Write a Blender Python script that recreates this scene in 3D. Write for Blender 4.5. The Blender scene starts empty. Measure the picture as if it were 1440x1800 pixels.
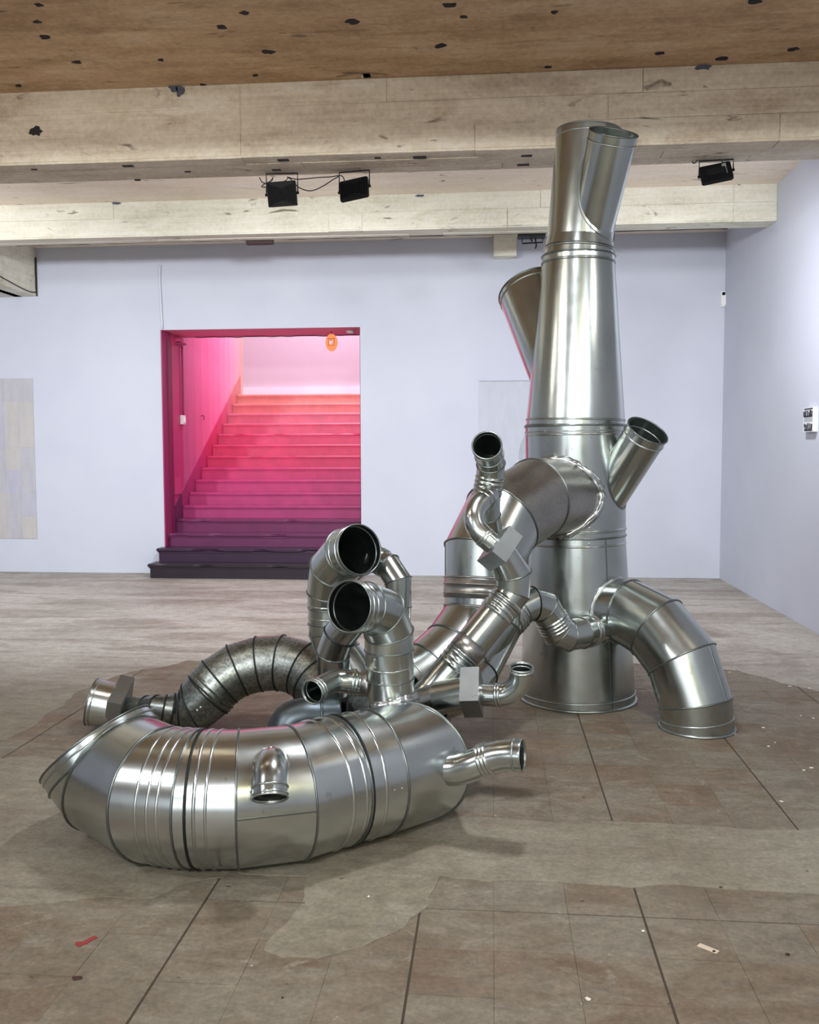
import bpy, bmesh, math, random
from mathutils import Vector, Matrix, noise
random.seed(7)
SC = bpy.context.scene
COL = SC.collection
PI = math.pi

# ------------------------------------------------------------------ camera, world, lights
CAM_Z = 1.55
FPX = 1614.8                                   # focal length in pixels of the 1440x1800 frame
FWD = Vector((-0.08991, 0.99373, -0.06649)).normalized()
RGT = Vector((0.99595, 0.08992, -0.00292)).normalized()
UPV = RGT.cross(FWD).normalized()
RGT = FWD.cross(UPV).normalized()
EYE = Vector((0, 0, CAM_Z))
cam = bpy.data.cameras.new('camera')
camo = bpy.data.objects.new('camera', cam)
COL.objects.link(camo)
cam.sensor_fit = 'VERTICAL'
cam.sensor_height = 36.0
cam.lens = FPX / 1800 * 36.0
cam.clip_start = .05
m = Matrix((RGT, UPV, -FWD)).transposed().to_4x4()
m.translation = EYE
camo.matrix_world = m
SC.camera = camo

SC.view_settings.view_transform = 'Standard'
SC.view_settings.look = 'None'
SC.view_settings.gamma = 1
SC.view_settings.use_curve_mapping = False
SC.view_settings.exposure = 0.0

w = bpy.data.worlds.new('world'); SC.world = w
w.use_nodes = True
w.node_tree.nodes['Background'].inputs[0].default_value = (.8, .85, 1, 1)
w.node_tree.nodes['Background'].inputs[1].default_value = .3


def area(name, loc, target, sx, sy, power, color=(1, 1, 1), spread=160):
    l = bpy.data.lights.new(name, 'AREA')
    l.shape = 'RECTANGLE'; l.size = sx; l.size_y = sy
    l.energy = power; l.color = color; l.spread = math.radians(spread)
    o = bpy.data.objects.new(name, l); COL.objects.link(o)
    o.location = loc
    d = Vector(target) - Vector(loc)
    o.rotation_euler = d.to_track_quat('-Z', 'Y').to_euler()
    return o


COOL = (.93, .95, 1.0)
WARM = (1, .94, .84)
# floods of the visible fittings, throwing on the end wall (the far left one is added out of view to brighten the wall)
for fx, tx, pw in ((-5.3, -5.6, 88), (-1.62, -3.0, 62), (-1.02, -.2, 24), (1.62, 1.7, 62)):
    area('flood_and_fill_light', (fx, 6.98, 3.50), (tx, 10.4, .3), .22, .16, pw, COOL, 150)
# floods on unseen beams; the warm ones are added fill for the beam face
for fx, fy, fz, tx, ty, tz, pw, c in ((-1.2, -2.3, 3.5, .0, 6, .8, 160, COOL), (1.2, -2.3, 3.5, .8, 7, 1.0, 66, (1, .96, .60)), (-3.9, .5, 3.56, -3.4, 7, 1.0, 78, COOL),
                                      (2.3, .5, 3.56, 1.6, 7, 1.0, 54, COOL),
                                      (-4.2, 3.38, 3.38, -4.2, 9, 3.3, 24, WARM), (-1.9, 3.38, 3.38, -1.9, 9, 3.3, 21, WARM), (2.5, 3.38, 3.38, 2.5, 9, 3.3, 12, WARM)):
    area('flood_and_fill_light', (fx, fy, fz), (tx, ty, tz), .50, .30, pw, c, 180)
# lamp hanging over the coil just above the picture
area('flood_and_fill_light', (.1, 3.86, 3.58), (-.7, 3.95, 0), .4, .25, 40, COOL, 140)
# lamps of the stairwell
area('stair_light', (-2.6, 13.7, 5.3), (-3.0, 14.3, 0), 1.6, 1.2, 95, (.93, .98, 1))
# soft fill added at the unseen rear to lift beams, ceiling and metal
area('rear_fill_light', (-2.8, -6.8, 2.1), (-2.8, 6, 2.3), 10.0, 2.6, 200, (.92, .96, 1), 180)


# ------------------------------------------------------------------ pixel helpers (a point of the room seen at a pixel)
def ray(x, y):
    return FWD + RGT * ((x - 720) / FPX) - UPV * ((y - 900) / FPX)


def aY(x, y, Y):
    v = ray(x, y); return EYE + v * (Y / v.y)


def aZ(x, y, Z):
    v = ray(x, y); return EYE + v * ((Z - CAM_Z) / v.z)


def aX(x, y, X):
    v = ray(x, y); return EYE + v * (X / v.x)


def pix(P):
    v = Vector(P) - EYE; d = v.dot(FWD)
    return 720 + FPX * v.dot(RGT) / d, 900 - FPX * v.dot(UPV) / d


# ------------------------------------------------------------------ materials
def lin(c, k=1.0):
    return tuple(k * (v / 255 / 12.92 if v / 255 <= .04045 else ((v / 255 + .055) / 1.055) ** 2.4) for v in c[:3]) + (1,)


class Mat:
    def __init__(s, name, base=(.8, .8, .8, 1), rough=.5, metal=0.0, spec=.5):
        s.m = bpy.data.materials.new(name); s.m.use_nodes = True
        s.t = s.m.node_tree; s.b = s.t.nodes['Principled BSDF']
        s.b.inputs['Base Color'].default_value = base
        s.b.inputs['Roughness'].default_value = rough
        s.b.inputs['Metallic'].default_value = metal
        s.b.inputs['Specular IOR Level'].default_value = spec

    def n(s, kind, **kw):
        nd = s.t.nodes.new(kind)
        for k, v in kw.items():
            if k in nd.inputs.keys(): nd.inputs[k].default_value = v
            else: setattr(nd, k, v)
        return nd

    def l(s, a, b):
        s.t.links.new(a, b)

    def coords(s, scale=(1, 1, 1), world=True):
        if world:
            g = s.n('ShaderNodeNewGeometry').outputs['Position']
        else:
            g = s.n('ShaderNodeTexCoord').outputs['Object']
        mp = s.n('ShaderNodeMapping'); mp.inputs['Scale'].default_value = scale
        s.l(g, mp.inputs['Vector']); return mp.outputs[0]

    def noise(s, vec, scale, detail=4, rough=.55, dist=0):
        nd = s.n('ShaderNodeTexNoise'); nd.inputs['Scale'].default_value = scale
        nd.inputs['Detail'].default_value = detail; nd.inputs['Roughness'].default_value = rough
        nd.inputs['Distortion'].default_value = dist
        s.l(vec, nd.inputs['Vector']); return nd.outputs['Fac']

    def ramp(s, fac, stops, interp='LINEAR'):
        r = s.n('ShaderNodeValToRGB'); e = r.color_ramp; e.interpolation = interp
        while len(e.elements) < len(stops): e.elements.new(.5)
        for el, (p, c) in zip(e.elements, stops):
            el.position = p; el.color = c if len(c) == 4 else tuple(c) + (1,)
        s.l(fac, r.inputs[0]); return r.outputs[0]

    def mix(s, fac, a, b, mode='MIX'):
        nd = s.n('ShaderNodeMix'); nd.data_type = 'RGBA'; nd.blend_type = mode
        for sock, v in ((0, fac), (6, a), (7, b)):
            if isinstance(v, (int, float)): nd.inputs[sock].default_value = v
            elif isinstance(v, tuple): nd.inputs[sock].default_value = v
            else: s.l(v, nd.inputs[sock])
        return nd.outputs[2]

    def math(s, op, a, b=0.0):
        nd = s.n('ShaderNodeMath'); nd.operation = op
        for i, v in enumerate((a, b)):
            if isinstance(v, (int, float)): nd.inputs[i].default_value = v
            else: s.l(v, nd.inputs[i])
        return nd.outputs[0]

    def rng(s, v, a, b, c=0.0, d=1.0):
        nd = s.n('ShaderNodeMapRange'); s.l(v, nd.inputs[0])
        for i, x in enumerate((a, b, c, d)): nd.inputs[i + 1].default_value = x
        return nd.outputs[0]

    def bump(s, h, strength=.2, dist=.01):
        b = s.n('ShaderNodeBump'); b.inputs['Strength'].default_value = strength
        b.inputs['Distance'].default_value = dist
        s.l(h, b.inputs['Height']); s.l(b.outputs[0], s.b.inputs['Normal'])


def g3(v): return (v, v, v, 1)


def metal_mat(name, lo, hi, r0, r1, spangle=0.0, bump=.05):
    M = Mat(name, metal=1.0)
    v = M.coords()
    n1 = M.noise(v, 3.0, 3, .5, 0)
    n2 = M.noise(v, 16, 3, .5)
    c = M.ramp(n1, [(.3, lo), (.7, hi)])
    if spangle:
        vo = M.n('ShaderNodeTexVoronoi'); vo.inputs['Scale'].default_value = 85; M.l(v, vo.inputs['Vector'])
        sep = M.n('ShaderNodeSeparateColor'); M.l(vo.outputs['Color'], sep.inputs[0])
        c = M.mix(spangle, c, M.ramp(sep.outputs[0], [(0, g3(.25)), (1, g3(.95))]), 'OVERLAY')
    c = M.mix(M.rng(M.noise(M.coords((1, 1, 1)), 23, 2, .45), .70, .74, 0, .35), c, tuple(q_ * .45 for q_ in lo[:3]) + (1,))
    c = M.mix(.12, c, M.ramp(n2, [(.3, g3(.42)), (.7, g3(.60))]), 'OVERLAY')
    M.l(c, M.b.inputs['Base Color'])
    r = M.math('ADD', M.rng(n1, .3, .7, r0, r1), M.rng(n2, .3, .7, -.015, .02))
    M.l(r, M.b.inputs['Roughness'])
    if bump: M.bump(M.noise(v, 4, 1, .4), bump, .02)
    return M.m


GALV = metal_mat('galvanised_steel', (.42, .465, .45, 1), (.54, .58, .565, 1), .215, .240, 0, 0)
GALV2 = metal_mat('galvanised_steel_bright', (.46, .50, .495, 1), (.59, .625, .615, 1), .205, .235, 0, 0)
SPANG = metal_mat('spangled_zinc_steel', (.15, .17, .158, 1), (.25, .27, .255, 1), .31, .42, .5, 0)
WORN = metal_mat('worn_steel', (.28, .275, .26, 1), (.44, .43, .41, 1), .31, .40, .1, 0)
DARKZ = metal_mat('dark_pressed_steel', (.07, .09, .10, 1), (.13, .155, .17, 1), .34, .42, 0, 0)
BOXM = metal_mat('box_sheet_steel', (.27, .29, .29, 1), (.33, .35, .35, 1), .36, .44, 0, 0)
FOIL = metal_mat('crumpled_foil', (.45, .48, .48, 1), (.6, .62, .62, 1), .30, .36, 0, 0)
SEAM = Mat('seam_edge_steel', (.22, .245, .24, 1), .32, 1.0).m
SEAMD = Mat('dark_seam', (.02, .024, .024, 1), .5, .6).m
RIMM = Mat('rolled_rim_steel', (.42, .46, .45, 1), .3, 1.0).m
SCREW = Mat('screw_zinc', (.6, .63, .63, 1), .3, 1.0).m


def concrete(name, stops, stain, axis_scale, stain_lo=.52, spots=True, rough=.85, darkspot=(.10, .075, .05, 1)):
    M = Mat(name, rough=rough, spec=.25)
    v = M.coords(axis_scale); v1 = M.coords()
    a = M.noise(v, 2.4, 6, .65, .1)
    c = M.ramp(a, stops)
    st = M.noise(v, 3.4, 6, .68, .35)
    c = M.mix(M.rng(st, stain_lo, stain_lo + .2, 0, .8), c, stain)
    fine = M.noise(v1, 30, 5, .65)
    c = M.mix(.55, c, M.ramp(fine, [(.3, g3(.34)), (.7, g3(.64))]), 'OVERLAY')
    gr = M.noise(M.coords((axis_scale[0] * .5, axis_scale[1] * 3, axis_scale[2] * 9)), 3.2, 6, .7, .2)
    c = M.mix(.5, c, M.ramp(gr, [(.32, g3(.36)), (.55, g3(.52)), (.7, g3(.62))]), 'OVERLAY')
    if spots:
        kn = M.noise(v, 5.5, 3, .5, 1.6)
        c = M.mix(M.rng(kn, .66, .74, 0, .75), c, darkspot)
    M.l(c, M.b.inputs['Base Color'])
    M.bump(M.math('ADD', M.noise(v1, 9, 5, .6), M.math('MULTIPLY', fine, .3)), .45, .012)
    return M.m


CEIL = concrete('ceiling_concrete', [(.3, (.43, .275, .155, 1)), (.55, (.58, .40, .245, 1)), (.75, (.68, .53, .37, 1))], (.31, .19, .10, 1), (.5, 1.4, 1))
BEAMF = concrete('board_marked_concrete', [(.3, (.50, .425, .33, 1)), (.55, (.66, .59, .48, 1)), (.75, (.76, .71, .62, 1))], (.40, .31, .21, 1), (.45, 1, 1.5), .53)
BEAMB = concrete('pale_concrete', [(.3, (.62, .60, .49, 1)), (.55, (.76, .74, .63, 1)), (.75, (.85, .84, .75, 1))], (.52, .49, .36, 1), (.45, 1, 1.5), .56)
SLABB = concrete('pinkish_concrete', [(.3, (.76, .66, .54, 1)), (.6, (.86, .76, .65, 1)), (.75, (.90, .83, .75, 1))], (.66, .53, .41, 1), (.45, 1.3, 1), .58)

M_ = Mat('white_wall_paint', rough=.75, spec=.3)
nz = M_.noise(M_.coords(), 1.1, 4, .5)
M_.l(M_.ramp(nz, [(.3, (.54, .568, .66, 1)), (.7, (.58, .608, .695, 1))]), M_.b.inputs['Base Color'])
M_.bump(M_.noise(M_.coords(), 45, 3, .5), .08, .004)
WALL = M_.m
REARW = Mat('rear_wall_paint', (.42, .43, .42, 1), .8).m


def floor_mat(name, screed=False):
    M = Mat(name, rough=.62, spec=.4)
    v = M.coords()
    big = M.noise(v, .9, 5, .6, .8)
    mid = M.noise(v, 4.5, 6, .65, .5)
    fine = M.noise(v, 55, 5, .7)
    if screed:
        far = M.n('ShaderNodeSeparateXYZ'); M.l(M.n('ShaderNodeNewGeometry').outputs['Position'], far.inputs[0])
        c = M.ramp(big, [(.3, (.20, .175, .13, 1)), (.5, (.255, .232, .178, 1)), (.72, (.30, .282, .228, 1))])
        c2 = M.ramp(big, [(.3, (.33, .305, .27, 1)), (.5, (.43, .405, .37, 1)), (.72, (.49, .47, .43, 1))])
        c = M.mix(M.rng(far.outputs[1], 5.2, 6.8), c, c2)  # far screed paler: the rear floods' pool of light is put into the colour
        c = M.mix(M.rng(mid, .52, .72, 0, .5), c, (.36, .345, .30, 1))
        c = M.mix(M.rng(mid, .26, .42, .45, 0), c, (.165, .135, .10, 1))
        sw = M.noise(M.coords((.35, 1.6, 1)), 1.7, 6, .7, .8)
        c = M.mix(M.rng(sw, .48, .60, 0, .55), c, (.185, .15, .115, 1))
    else:
        # a slightly different tone for every tile
        sc = M.n('ShaderNodeMapping'); sc.inputs['Scale'].default_value = (1 / .2483, 1 / .2483, 1)
        sc.inputs['Location'].default_value = (.24 / .2483, -3.018 / .2483, 0)
        M.l(M.n('ShaderNodeNewGeometry').outputs['Position'], sc.inputs['Vector'])
        sep = M.n('ShaderNodeSeparateXYZ'); M.l(sc.outputs[0], sep.inputs[0])
        cb = M.n('ShaderNodeCombineXYZ')
        M.l(M.math('FLOOR', sep.outputs[0]), cb.inputs[0]); M.l(M.math('FLOOR', sep.outputs[1]), cb.inputs[1])
        wn = M.n('ShaderNodeTexWhiteNoise'); wn.noise_dimensions = '2D'; M.l(cb.outputs[0], wn.inputs['Vector'])
        c = M.ramp(mid, [(.3, (.135, .095, .062, 1)), (.5, (.18, .14, .098, 1)), (.7, (.225, .195, .148, 1))])
        c = M.mix(.5, c, M.ramp(wn.outputs[0], [(0, (.155, .10, .062, 1)), (.5, (.18, .145, .105, 1)), (1, (.195, .18, .145, 1))]))
        c = M.mix(M.rng(big, .48, .66, 0, .65), c, (.235, .215, .17, 1))
        sw = M.noise(M.coords((.7, 1.5, 1)), 2.6, 7, .72, .9)
        c = M.mix(M.rng(sw, .46, .60, 0, .6), c, (.255, .235, .19, 1))
        c = M.mix(M.rng(M.noise(v, 1.7, 5, .6, .4), .55, .68, 0, .5), c, (.19, .105, .055, 1))
        c = M.mix(M.rng(M.noise(v, 2.2, 7, .75, 1.2), .60, .63, 0, .45), c, (.33, .315, .27, 1))
    c = M.mix(.7, c, M.ramp(fine, [(.3, g3(.34)), (.7, g3(.66))]), 'OVERLAY')
    md = M.noise(M.coords((1, 1.5, 1)), 11, 6, .75, .3)
    c = M.mix(.75, c, M.ramp(md, [(.3, g3(.34)), (.7, g3(.66))]), 'OVERLAY')
    scr = M.noise(M.coords((1, 1.6, 1)), 7, 8, .8, 1.5)
    c = M.mix(M.rng(scr, .62, .66, 0, .4), c, (.40, .38, .33, 1))
    sp = M.noise(v, 21, 2, .4)
    c = M.mix(M.rng(sp, .76, .78, 0, .8), c, (.07, .045, .03, 1))
    sp2 = M.noise(M.coords((1, 1, 2)), 34, 2, .4)
    c = M.mix(M.rng(sp2, .78, .80, 0, .7), c, (.55, .52, .47, 1))
    c = M.mix(1.0, c, (.89, .87, .85, 1), 'MULTIPLY')
    M.l(c, M.b.inputs['Base Color'])
    M.l(M.rng(mid, .3, .7, .5, .72), M.b.inputs['Roughness'])
    M.bump(M.math('ADD', mid, M.math('MULTIPLY', fine, .25)), .45, .008)
    return M.m


TILE = floor_mat('worn_floor_tile')
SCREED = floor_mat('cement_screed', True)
JOINT = Mat('dirty_joint', (.06, .045, .032, 1), .9).m
BLACK = Mat('black_casting', (.005, .005, .006, 1), .6, 0, .2).m
BLACK2 = Mat('dark_grey_fin', (.010, .0105, .012, 1), .65, 0, .2).m
CABLE = Mat('black_cable', (.012, .011, .012, 1), .5).m
GLASSY = Mat('lamp_glass', (.8, .8, .8, 1), .1).m
WHITEP = Mat('white_plastic', (.8, .8, .82, 1), .35).m
GREYD = Mat('grey_conduit', (.62, .65, .70, 1), .5).m
HOLE = Mat('fixing_hole_dark', (.02, .018, .02, 1), .9).m
HOLEB = Mat('blue_grey_smear', (.09, .10, .14, 1), .9).m


# ------------------------------------------------------------------ object helpers
def link(name, me, mats=None, parent=None, smooth=False):
    if mats:
        for q in (mats if isinstance(mats, (list, tuple)) else [mats]): me.materials.append(q)
    o = bpy.data.objects.new(name, me); COL.objects.link(o)
    if parent: o.parent = parent
    if smooth:
        for p in me.polygons: p.use_smooth = True
    return o


def raw(name, verts, faces, mats, parent=None, smooth=False, kind=None, fix=True):
    me = bpy.data.meshes.new(name)
    me.from_pydata([tuple(v) for v in verts], [], faces)
    if fix:
        bm = bmesh.new(); bm.from_mesh(me)
        bmesh.ops.recalc_face_normals(bm, faces=bm.faces[:]); bm.to_mesh(me); bm.free()
    o = link(name, me, mats, parent, smooth)
    if kind: o['kind'] = kind
    return o


def box_data(x0, x1, y0, y1, z0, z1, off=0):
    v = [(x, y, z) for x in (x0, x1) for y in (y0, y1) for z in (z0, z1)]
    f = [(0, 1, 3, 2), (4, 6, 7, 5), (0, 4, 5, 1), (2, 3, 7, 6), (0, 2, 6, 4), (1, 5, 7, 3)]
    return v, [tuple(i + off for i in q) for q in f]


class MB:
    def __init__(s): s.v = []; s.f = []

    def box(s, x0, x1, y0, y1, z0, z1):
        v, f = box_data(x0, x1, y0, y1, z0, z1, len(s.v)); s.v += v; s.f += f; return s

    def obox(s, c, ax, ay, az, hx, hy, hz):
        o = len(s.v); c = Vector(c)
        for i in (-1, 1):
            for j in (-1, 1):
                for k in (-1, 1): s.v.append(c + ax * hx * i + ay * hy * j + az * hz * k)
        s.f += [tuple(i + o for i in q) for q in box_data(0, 1, 0, 1, 0, 1)[1]]; return s

    def tube(s, pts, r, n=8, cap=True, closed=False):
        pts = [Vector(p) for p in pts]; o = len(s.v); N = len(pts)
        u = None
        for i, p in enumerate(pts):
            if closed: d = (pts[(i + 1) % N] - pts[i - 1]).normalized()
            else: d = (pts[min(i + 1, N - 1)] - pts[max(i - 1, 0)]).normalized()
            if u is None:
                u = d.orthogonal().normalized()
            u = (u - d * u.dot(d)).normalized(); w_ = d.cross(u)
            rr = r[i] if isinstance(r, (list, tuple)) else r
            for k in range(n):
                a = 2 * PI * k / n
                s.v.append(p + (u * math.cos(a) + w_ * math.sin(a)) * rr)
        for i in range(N if closed else N - 1):
            j = (i + 1) % N
            for k in range(n):
                k2 = (k + 1) % n
                s.f.append((o + i * n + k, o + i * n + k2, o + j * n + k2, o + j * n + k))
        if cap and not closed:
            s.f.append(tuple(o + k for k in range(n))); s.f.append(tuple(o + (N - 1) * n + k for k in range(n)))
        return s

    def build(s, name, mats, parent=None, smooth=False, kind=None):
        return raw(name, s.v, s.f, mats, parent, smooth, kind)


def struct(o):
    o['kind'] = 'structure'; return o


def tag(o, label, cat, group=None):
    o['label'] = label; o['category'] = cat
    if group: o['group'] = group
    return o


def empty(name, loc=(0, 0, 0)):
    o = bpy.data.objects.new(name, None); COL.objects.link(o); o.location = loc
    o.empty_display_size = .1
    return o


def parent_keep(ch, root):
    """children are modelled in world coordinates; keep them there under a root that is not at the origin"""
    ch.parent = root
    ch.matrix_parent_inverse = Matrix.Translation(-Vector(root.location))


# ------------------------------------------------------------------ room shell
XR, XL = 2.734, -8.5
YW, YB = 11.313, -7.0
CZ = 4.117
OX0, OX1, OZ = -4.147, -1.632, 3.069          # opening of the stairs
WALL_T = .72
struct(MB().box(XL, OX0, YW, YW + WALL_T, 0, CZ + .2).build('wall_back_left', WALL))
struct(MB().box(OX1, XR + .3, YW, YW + WALL_T, 0, CZ + .2).build('wall_back_right', WALL))
struct(MB().box(OX0, OX1, YW, YW + .02, OZ, CZ + .2).build('wall_back_over_opening', WALL))
struct(MB().box(XR, XR + .3, YB, YW, 0, CZ + .2).build('wall_right', WALL))
struct(MB().box(XL - .3, XL, YB, YW, 0, CZ + .2).build('wall_left', WALL))
struct(MB().box(XL, XR, YB - .3, YB, 0, CZ + .2).build('wall_rear', REARW))

ceil = struct(MB().box(XL, XR, YB, 9.3, CZ, CZ + .2).build('ceiling', CEIL))
struct(MB().box(XL, XR, 6.9, YW, CZ - .004, CZ + .2).build('ceiling_bay', SLABB))

# ceiling fixing holes and smears seen in the near bay
holes = [(68, 8), (66, 38), (80, 65), (283, 105), (430, 22), (390, 47), (472, 91), (135, 109), (32, 150), (449, 132), (620, 38),
         (815, 29), (974, 21), (790, 9), (1162, 93), (1270, 103), (963, 118), (1325, 3), (1395, 86), (773, 80), (356, 149)]
for i, (px, py) in enumerate(holes):
    P = aZ(px, py, CZ)
    rr = random.uniform(.018, .034)
    vs = []
    n = 10
    for k in range(n):
        a = 2 * PI * k / n; q = rr * random.uniform(.6, 1.25)
        vs.append((P.x + math.cos(a) * q * 1.25, P.y + math.sin(a) * q * 1.0, CZ))
    vs += [(x, y, CZ - .004) for x, y, z in vs]
    fs = [tuple(range(n)), tuple(range(n, 2 * n))] + [(k, (k + 1) % n, n + (k + 1) % n, n + k) for k in range(n)]
    raw('fixing_hole', vs, fs, HOLE, ceil)


def blob(name, P, rx, rz, mat, parent, y):
    n = 14; vs = []
    for k in range(n):
        a = 2 * PI * k / n; q = random.uniform(.55, 1.3)
        vs.append((P.x + math.cos(a) * rx * q, y, P.z + math.sin(a) * rz * q))
    vs += [(a, y - .003, c) for a, b, c in vs]
    fs = [tuple(range(n)), tuple(range(n, 2 * n))] + [(k, (k + 1) % n, n + (k + 1) % n, n + k) for k in range(n)]
    return raw(name, vs, fs, mat, parent)


# beams -------------------------------------------------------------
def beam(name, x0, x1, y0, y1, z0, z1, mat, rows, joints, seedv):
    """beam with the prints of its formwork boards standing a few millimetres proud on the face"""
    b = struct(MB().box(x0, x1, y0, y1, z0, z1).build(name, mat))
    rnd = random.Random(seedv)
    hs = (z1 - z0) / rows
    meshes = {}
    for r in range(rows):
        xs = sorted([x0] + [x for x in joints[r % len(joints)]] + [x1])
        for a, c in zip(xs[:-1], xs[1:]):
            t = .003 + rnd.random() * .007
            gz = .0042
            MB().box(a + .003, c - .003, y0 - t, y0 + .001, z0 + r * hs + gz + (.006 if r == 0 else 0), z0 + (r + 1) * hs - gz).build('board_panel', mat, b)
    # prints on the underside
    w_ = (y1 - y0) / 3
    for r in range(3):
        xs = sorted([x0] + [x + .4 * r for x in joints[r % len(joints)]] + [x1])
        for a, c in zip(xs[:-1], xs[1:]):
            t = .002 + rnd.random() * .006
            MB().box(a + .003, c - .003, y0 + r * w_ + .004, y0 + (r + 1) * w_ - .002, z0 - t, z0 + .001).build('board_panel', mat, b)
    return b


FB0, FB1, FBZ = 6.485, 6.93, 3.616
BB0, BB1, BBZ = 9.348, 9.622, 3.768
jx = lambda px, py: aY(px, py, FB0).x
fb = beam('beam_front', XL, XR, FB0, FB1, FBZ, CZ, BEAMF, 3,
          [[jx(423, 200) - 3, jx(423, 200), jx(835, 200), 1.9], [jx(423, 200), jx(835, 200) + .9], [jx(423, 200), jx(680, 160), 1.0, 2.2],
           [jx(423, 200), jx(680, 160), jx(836, 130)]], 3)
jb = lambda px, py: aY(px, py, BB0).x
bb = beam('beam_back', XL, XR, BB0, BB1, BBZ, CZ, BEAMB, 2,
          [[jb(578, 380), jb(637, 380), jb(892, 380), jb(1289, 370)], [jb(578, 380), jb(950, 370), jb(1289, 370), -3.9]], 5)
for y0 in (3.62, .75, -2.1, -4.9):
    struct(MB().box(XL, XR, y0, y0 + .45, FBZ, CZ).build('beam_rear', BEAMF))
for px, py, rx, rz, mt in ((62, 232, .05, .035, BEAMF), (738, 345, .05, .012, HOLEB), (205, 358, .05, .012, HOLEB), (1299, 322, .02, .02, HOLEB)):
    blob('knot_mark', aY(px, py, FB0 if py < 300 else BB0), rx, rz, HOLE if mt is BEAMF else mt, fb if py < 300 else bb, (FB0 if py < 300 else BB0) - .011)
for px, py, rx, rz in ((305, 152, .05, .04), (318, 160, .03, .04)):
    blob('smear_mark', aY(px, py, FB0), rx, rz, HOLEB, fb, FB0 - .012)
for px, py in ((1220, 110), (1235, 118)):
    blob('smear_mark', aY(px, py, FB0), .05, .025, HOLEB, fb, FB0 - .012)
# dark pock marks on the undersides and on the faces
for px, py in ((225, 290), (330, 300), (242, 315), (498, 280), (486, 297), (664, 276), (738, 275), (926, 272), (920, 288), (60, 296)):
    P = aZ(px, py, FBZ); q = random.uniform(.012, .03)
    MB().box(P.x - q * 1.6, P.x + q * 1.6, P.y - q * .7, P.y + q * .7, FBZ - .0105, FBZ).build('pock_mark', HOLE, fb)

# beam running to the wall on the left, and the stub above the tower
P0 = aY(26, 520, YW); P1 = aY(64, 521, YW)
b = struct(MB().box(P0.x, P1.x, BB1, YW, P1.z, CZ).build('beam_side', BEAMB))
for r in range(5):
    h = (CZ - P1.z) / 5
    MB().box(P1.x - .001, P1.x + .003 + .003 * (r % 2), BB1, YW - .02, P1.z + r * h + .003, P1.z + (r + 1) * h - .003).build('board_panel', BEAMB, b)
struct(MB().box(XL, P0.x + .1, 4.5, YW, P1.z, CZ).build('beam_left', BEAMB))
S0 = aY(868, 450, YW - .2); S1 = aY(908, 450, YW - .2)
struct(MB().box(S0.x, S1.x, YW - .2, YW, S0.z, CZ).build('beam_stub', BEAMB))
# cracked dark line where the back beam meets the wall strip
m = MB()
m.tube([Vector((x, BB1 + .004, BBZ - .002 - .006 * random.random())) for x in [(-5.1 + k * .12) for k in range(63)]], .006, 5)
m.build('crack_line', HOLE, bb)

# ------------------------------------------------------------------ floor
struct_floor = struct(MB().box(XL, XR, YB, YW + WALL_T, -.12, -.004).build('floor', JOINT))
TS = .2483; TX0 = -.240; TY0 = 3.018


def tile_at(i, j):
    """tile rectangle i (across) j (deep); every third joint is the wide dark one"""
    x0, x1 = TX0 + i * TS, TX0 + (i + 1) * TS
    y0, y1 = TY0 + j * TS, TY0 + (j + 1) * TS
    gx0 = .0040 if i % 3 == 0 else .0005; gx1 = .0040 if (i + 1) % 3 == 0 else .0005
    gy0 = .0034 if j % 3 == 0 else .0005; gy1 = .0034 if (j + 1) % 3 == 0 else .0005
    return x0 + gx0, x1 - gx1, y0 + gy0, y1 - gy1


cells = []
for i in range(-34, 12):
    for j in range(-5, 18):
        cx, cy = TX0 + (i + .5) * TS, TY0 + (j + .5) * TS
        if cx > XR - .05 or cx < XL: continue
        px, py = pix((cx, cy, 0))
        vis = -60 < px < 1500 and py < 1880
        cells.append((not vis, cy + abs(cx) * .05, i, j))
cells.sort()
cache = {}
stuff = MB()
for idx, (hid, _, i, j) in enumerate(cells):
    x0, x1, y0, y1 = tile_at(i, j)
    dz = ((i * 7 + j * 13) % 5) * .0003 - .0006
    if idx < 295 and not hid:
        key = (i % 3, j % 3)
        cx, cy = TX0 + (i + .5) * TS, TY0 + (j + .5) * TS
        if key not in cache:
            me = bpy.data.meshes.new('tile')
            v, f = box_data(x0 - cx, x1 - cx, y0 - cy, y1 - cy, -.004, 0)
            me.from_pydata(v, [], f)
            bm = bmesh.new(); bm.from_mesh(me)
            bmesh.ops.recalc_face_normals(bm, faces=bm.faces[:])
            bmesh.ops.bevel(bm, geom=[e for e in bm.edges if all(v_.co.z > -.001 for v_ in e.verts)], offset=.0012, segments=1)
            bm.to_mesh(me); bm.free(); me.materials.append(TILE); cache[key] = me
        o = bpy.data.objects.new('tile', cache[key]); COL.objects.link(o)
        o.location = (cx, cy, dz - .0012); o.parent = struct_floor
    else:
        stuff.box(x0, x1, y0, y1, -.004, dz - .0012)
stuff.build('tile_field', TILE, struct_floor, kind='stuff')
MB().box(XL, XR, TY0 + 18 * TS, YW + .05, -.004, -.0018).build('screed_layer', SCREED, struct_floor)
MB().box(XL, XR, YB, TY0 - 5 * TS, -.004, -.0018).build('screed_layer', SCREED, struct_floor)


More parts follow.
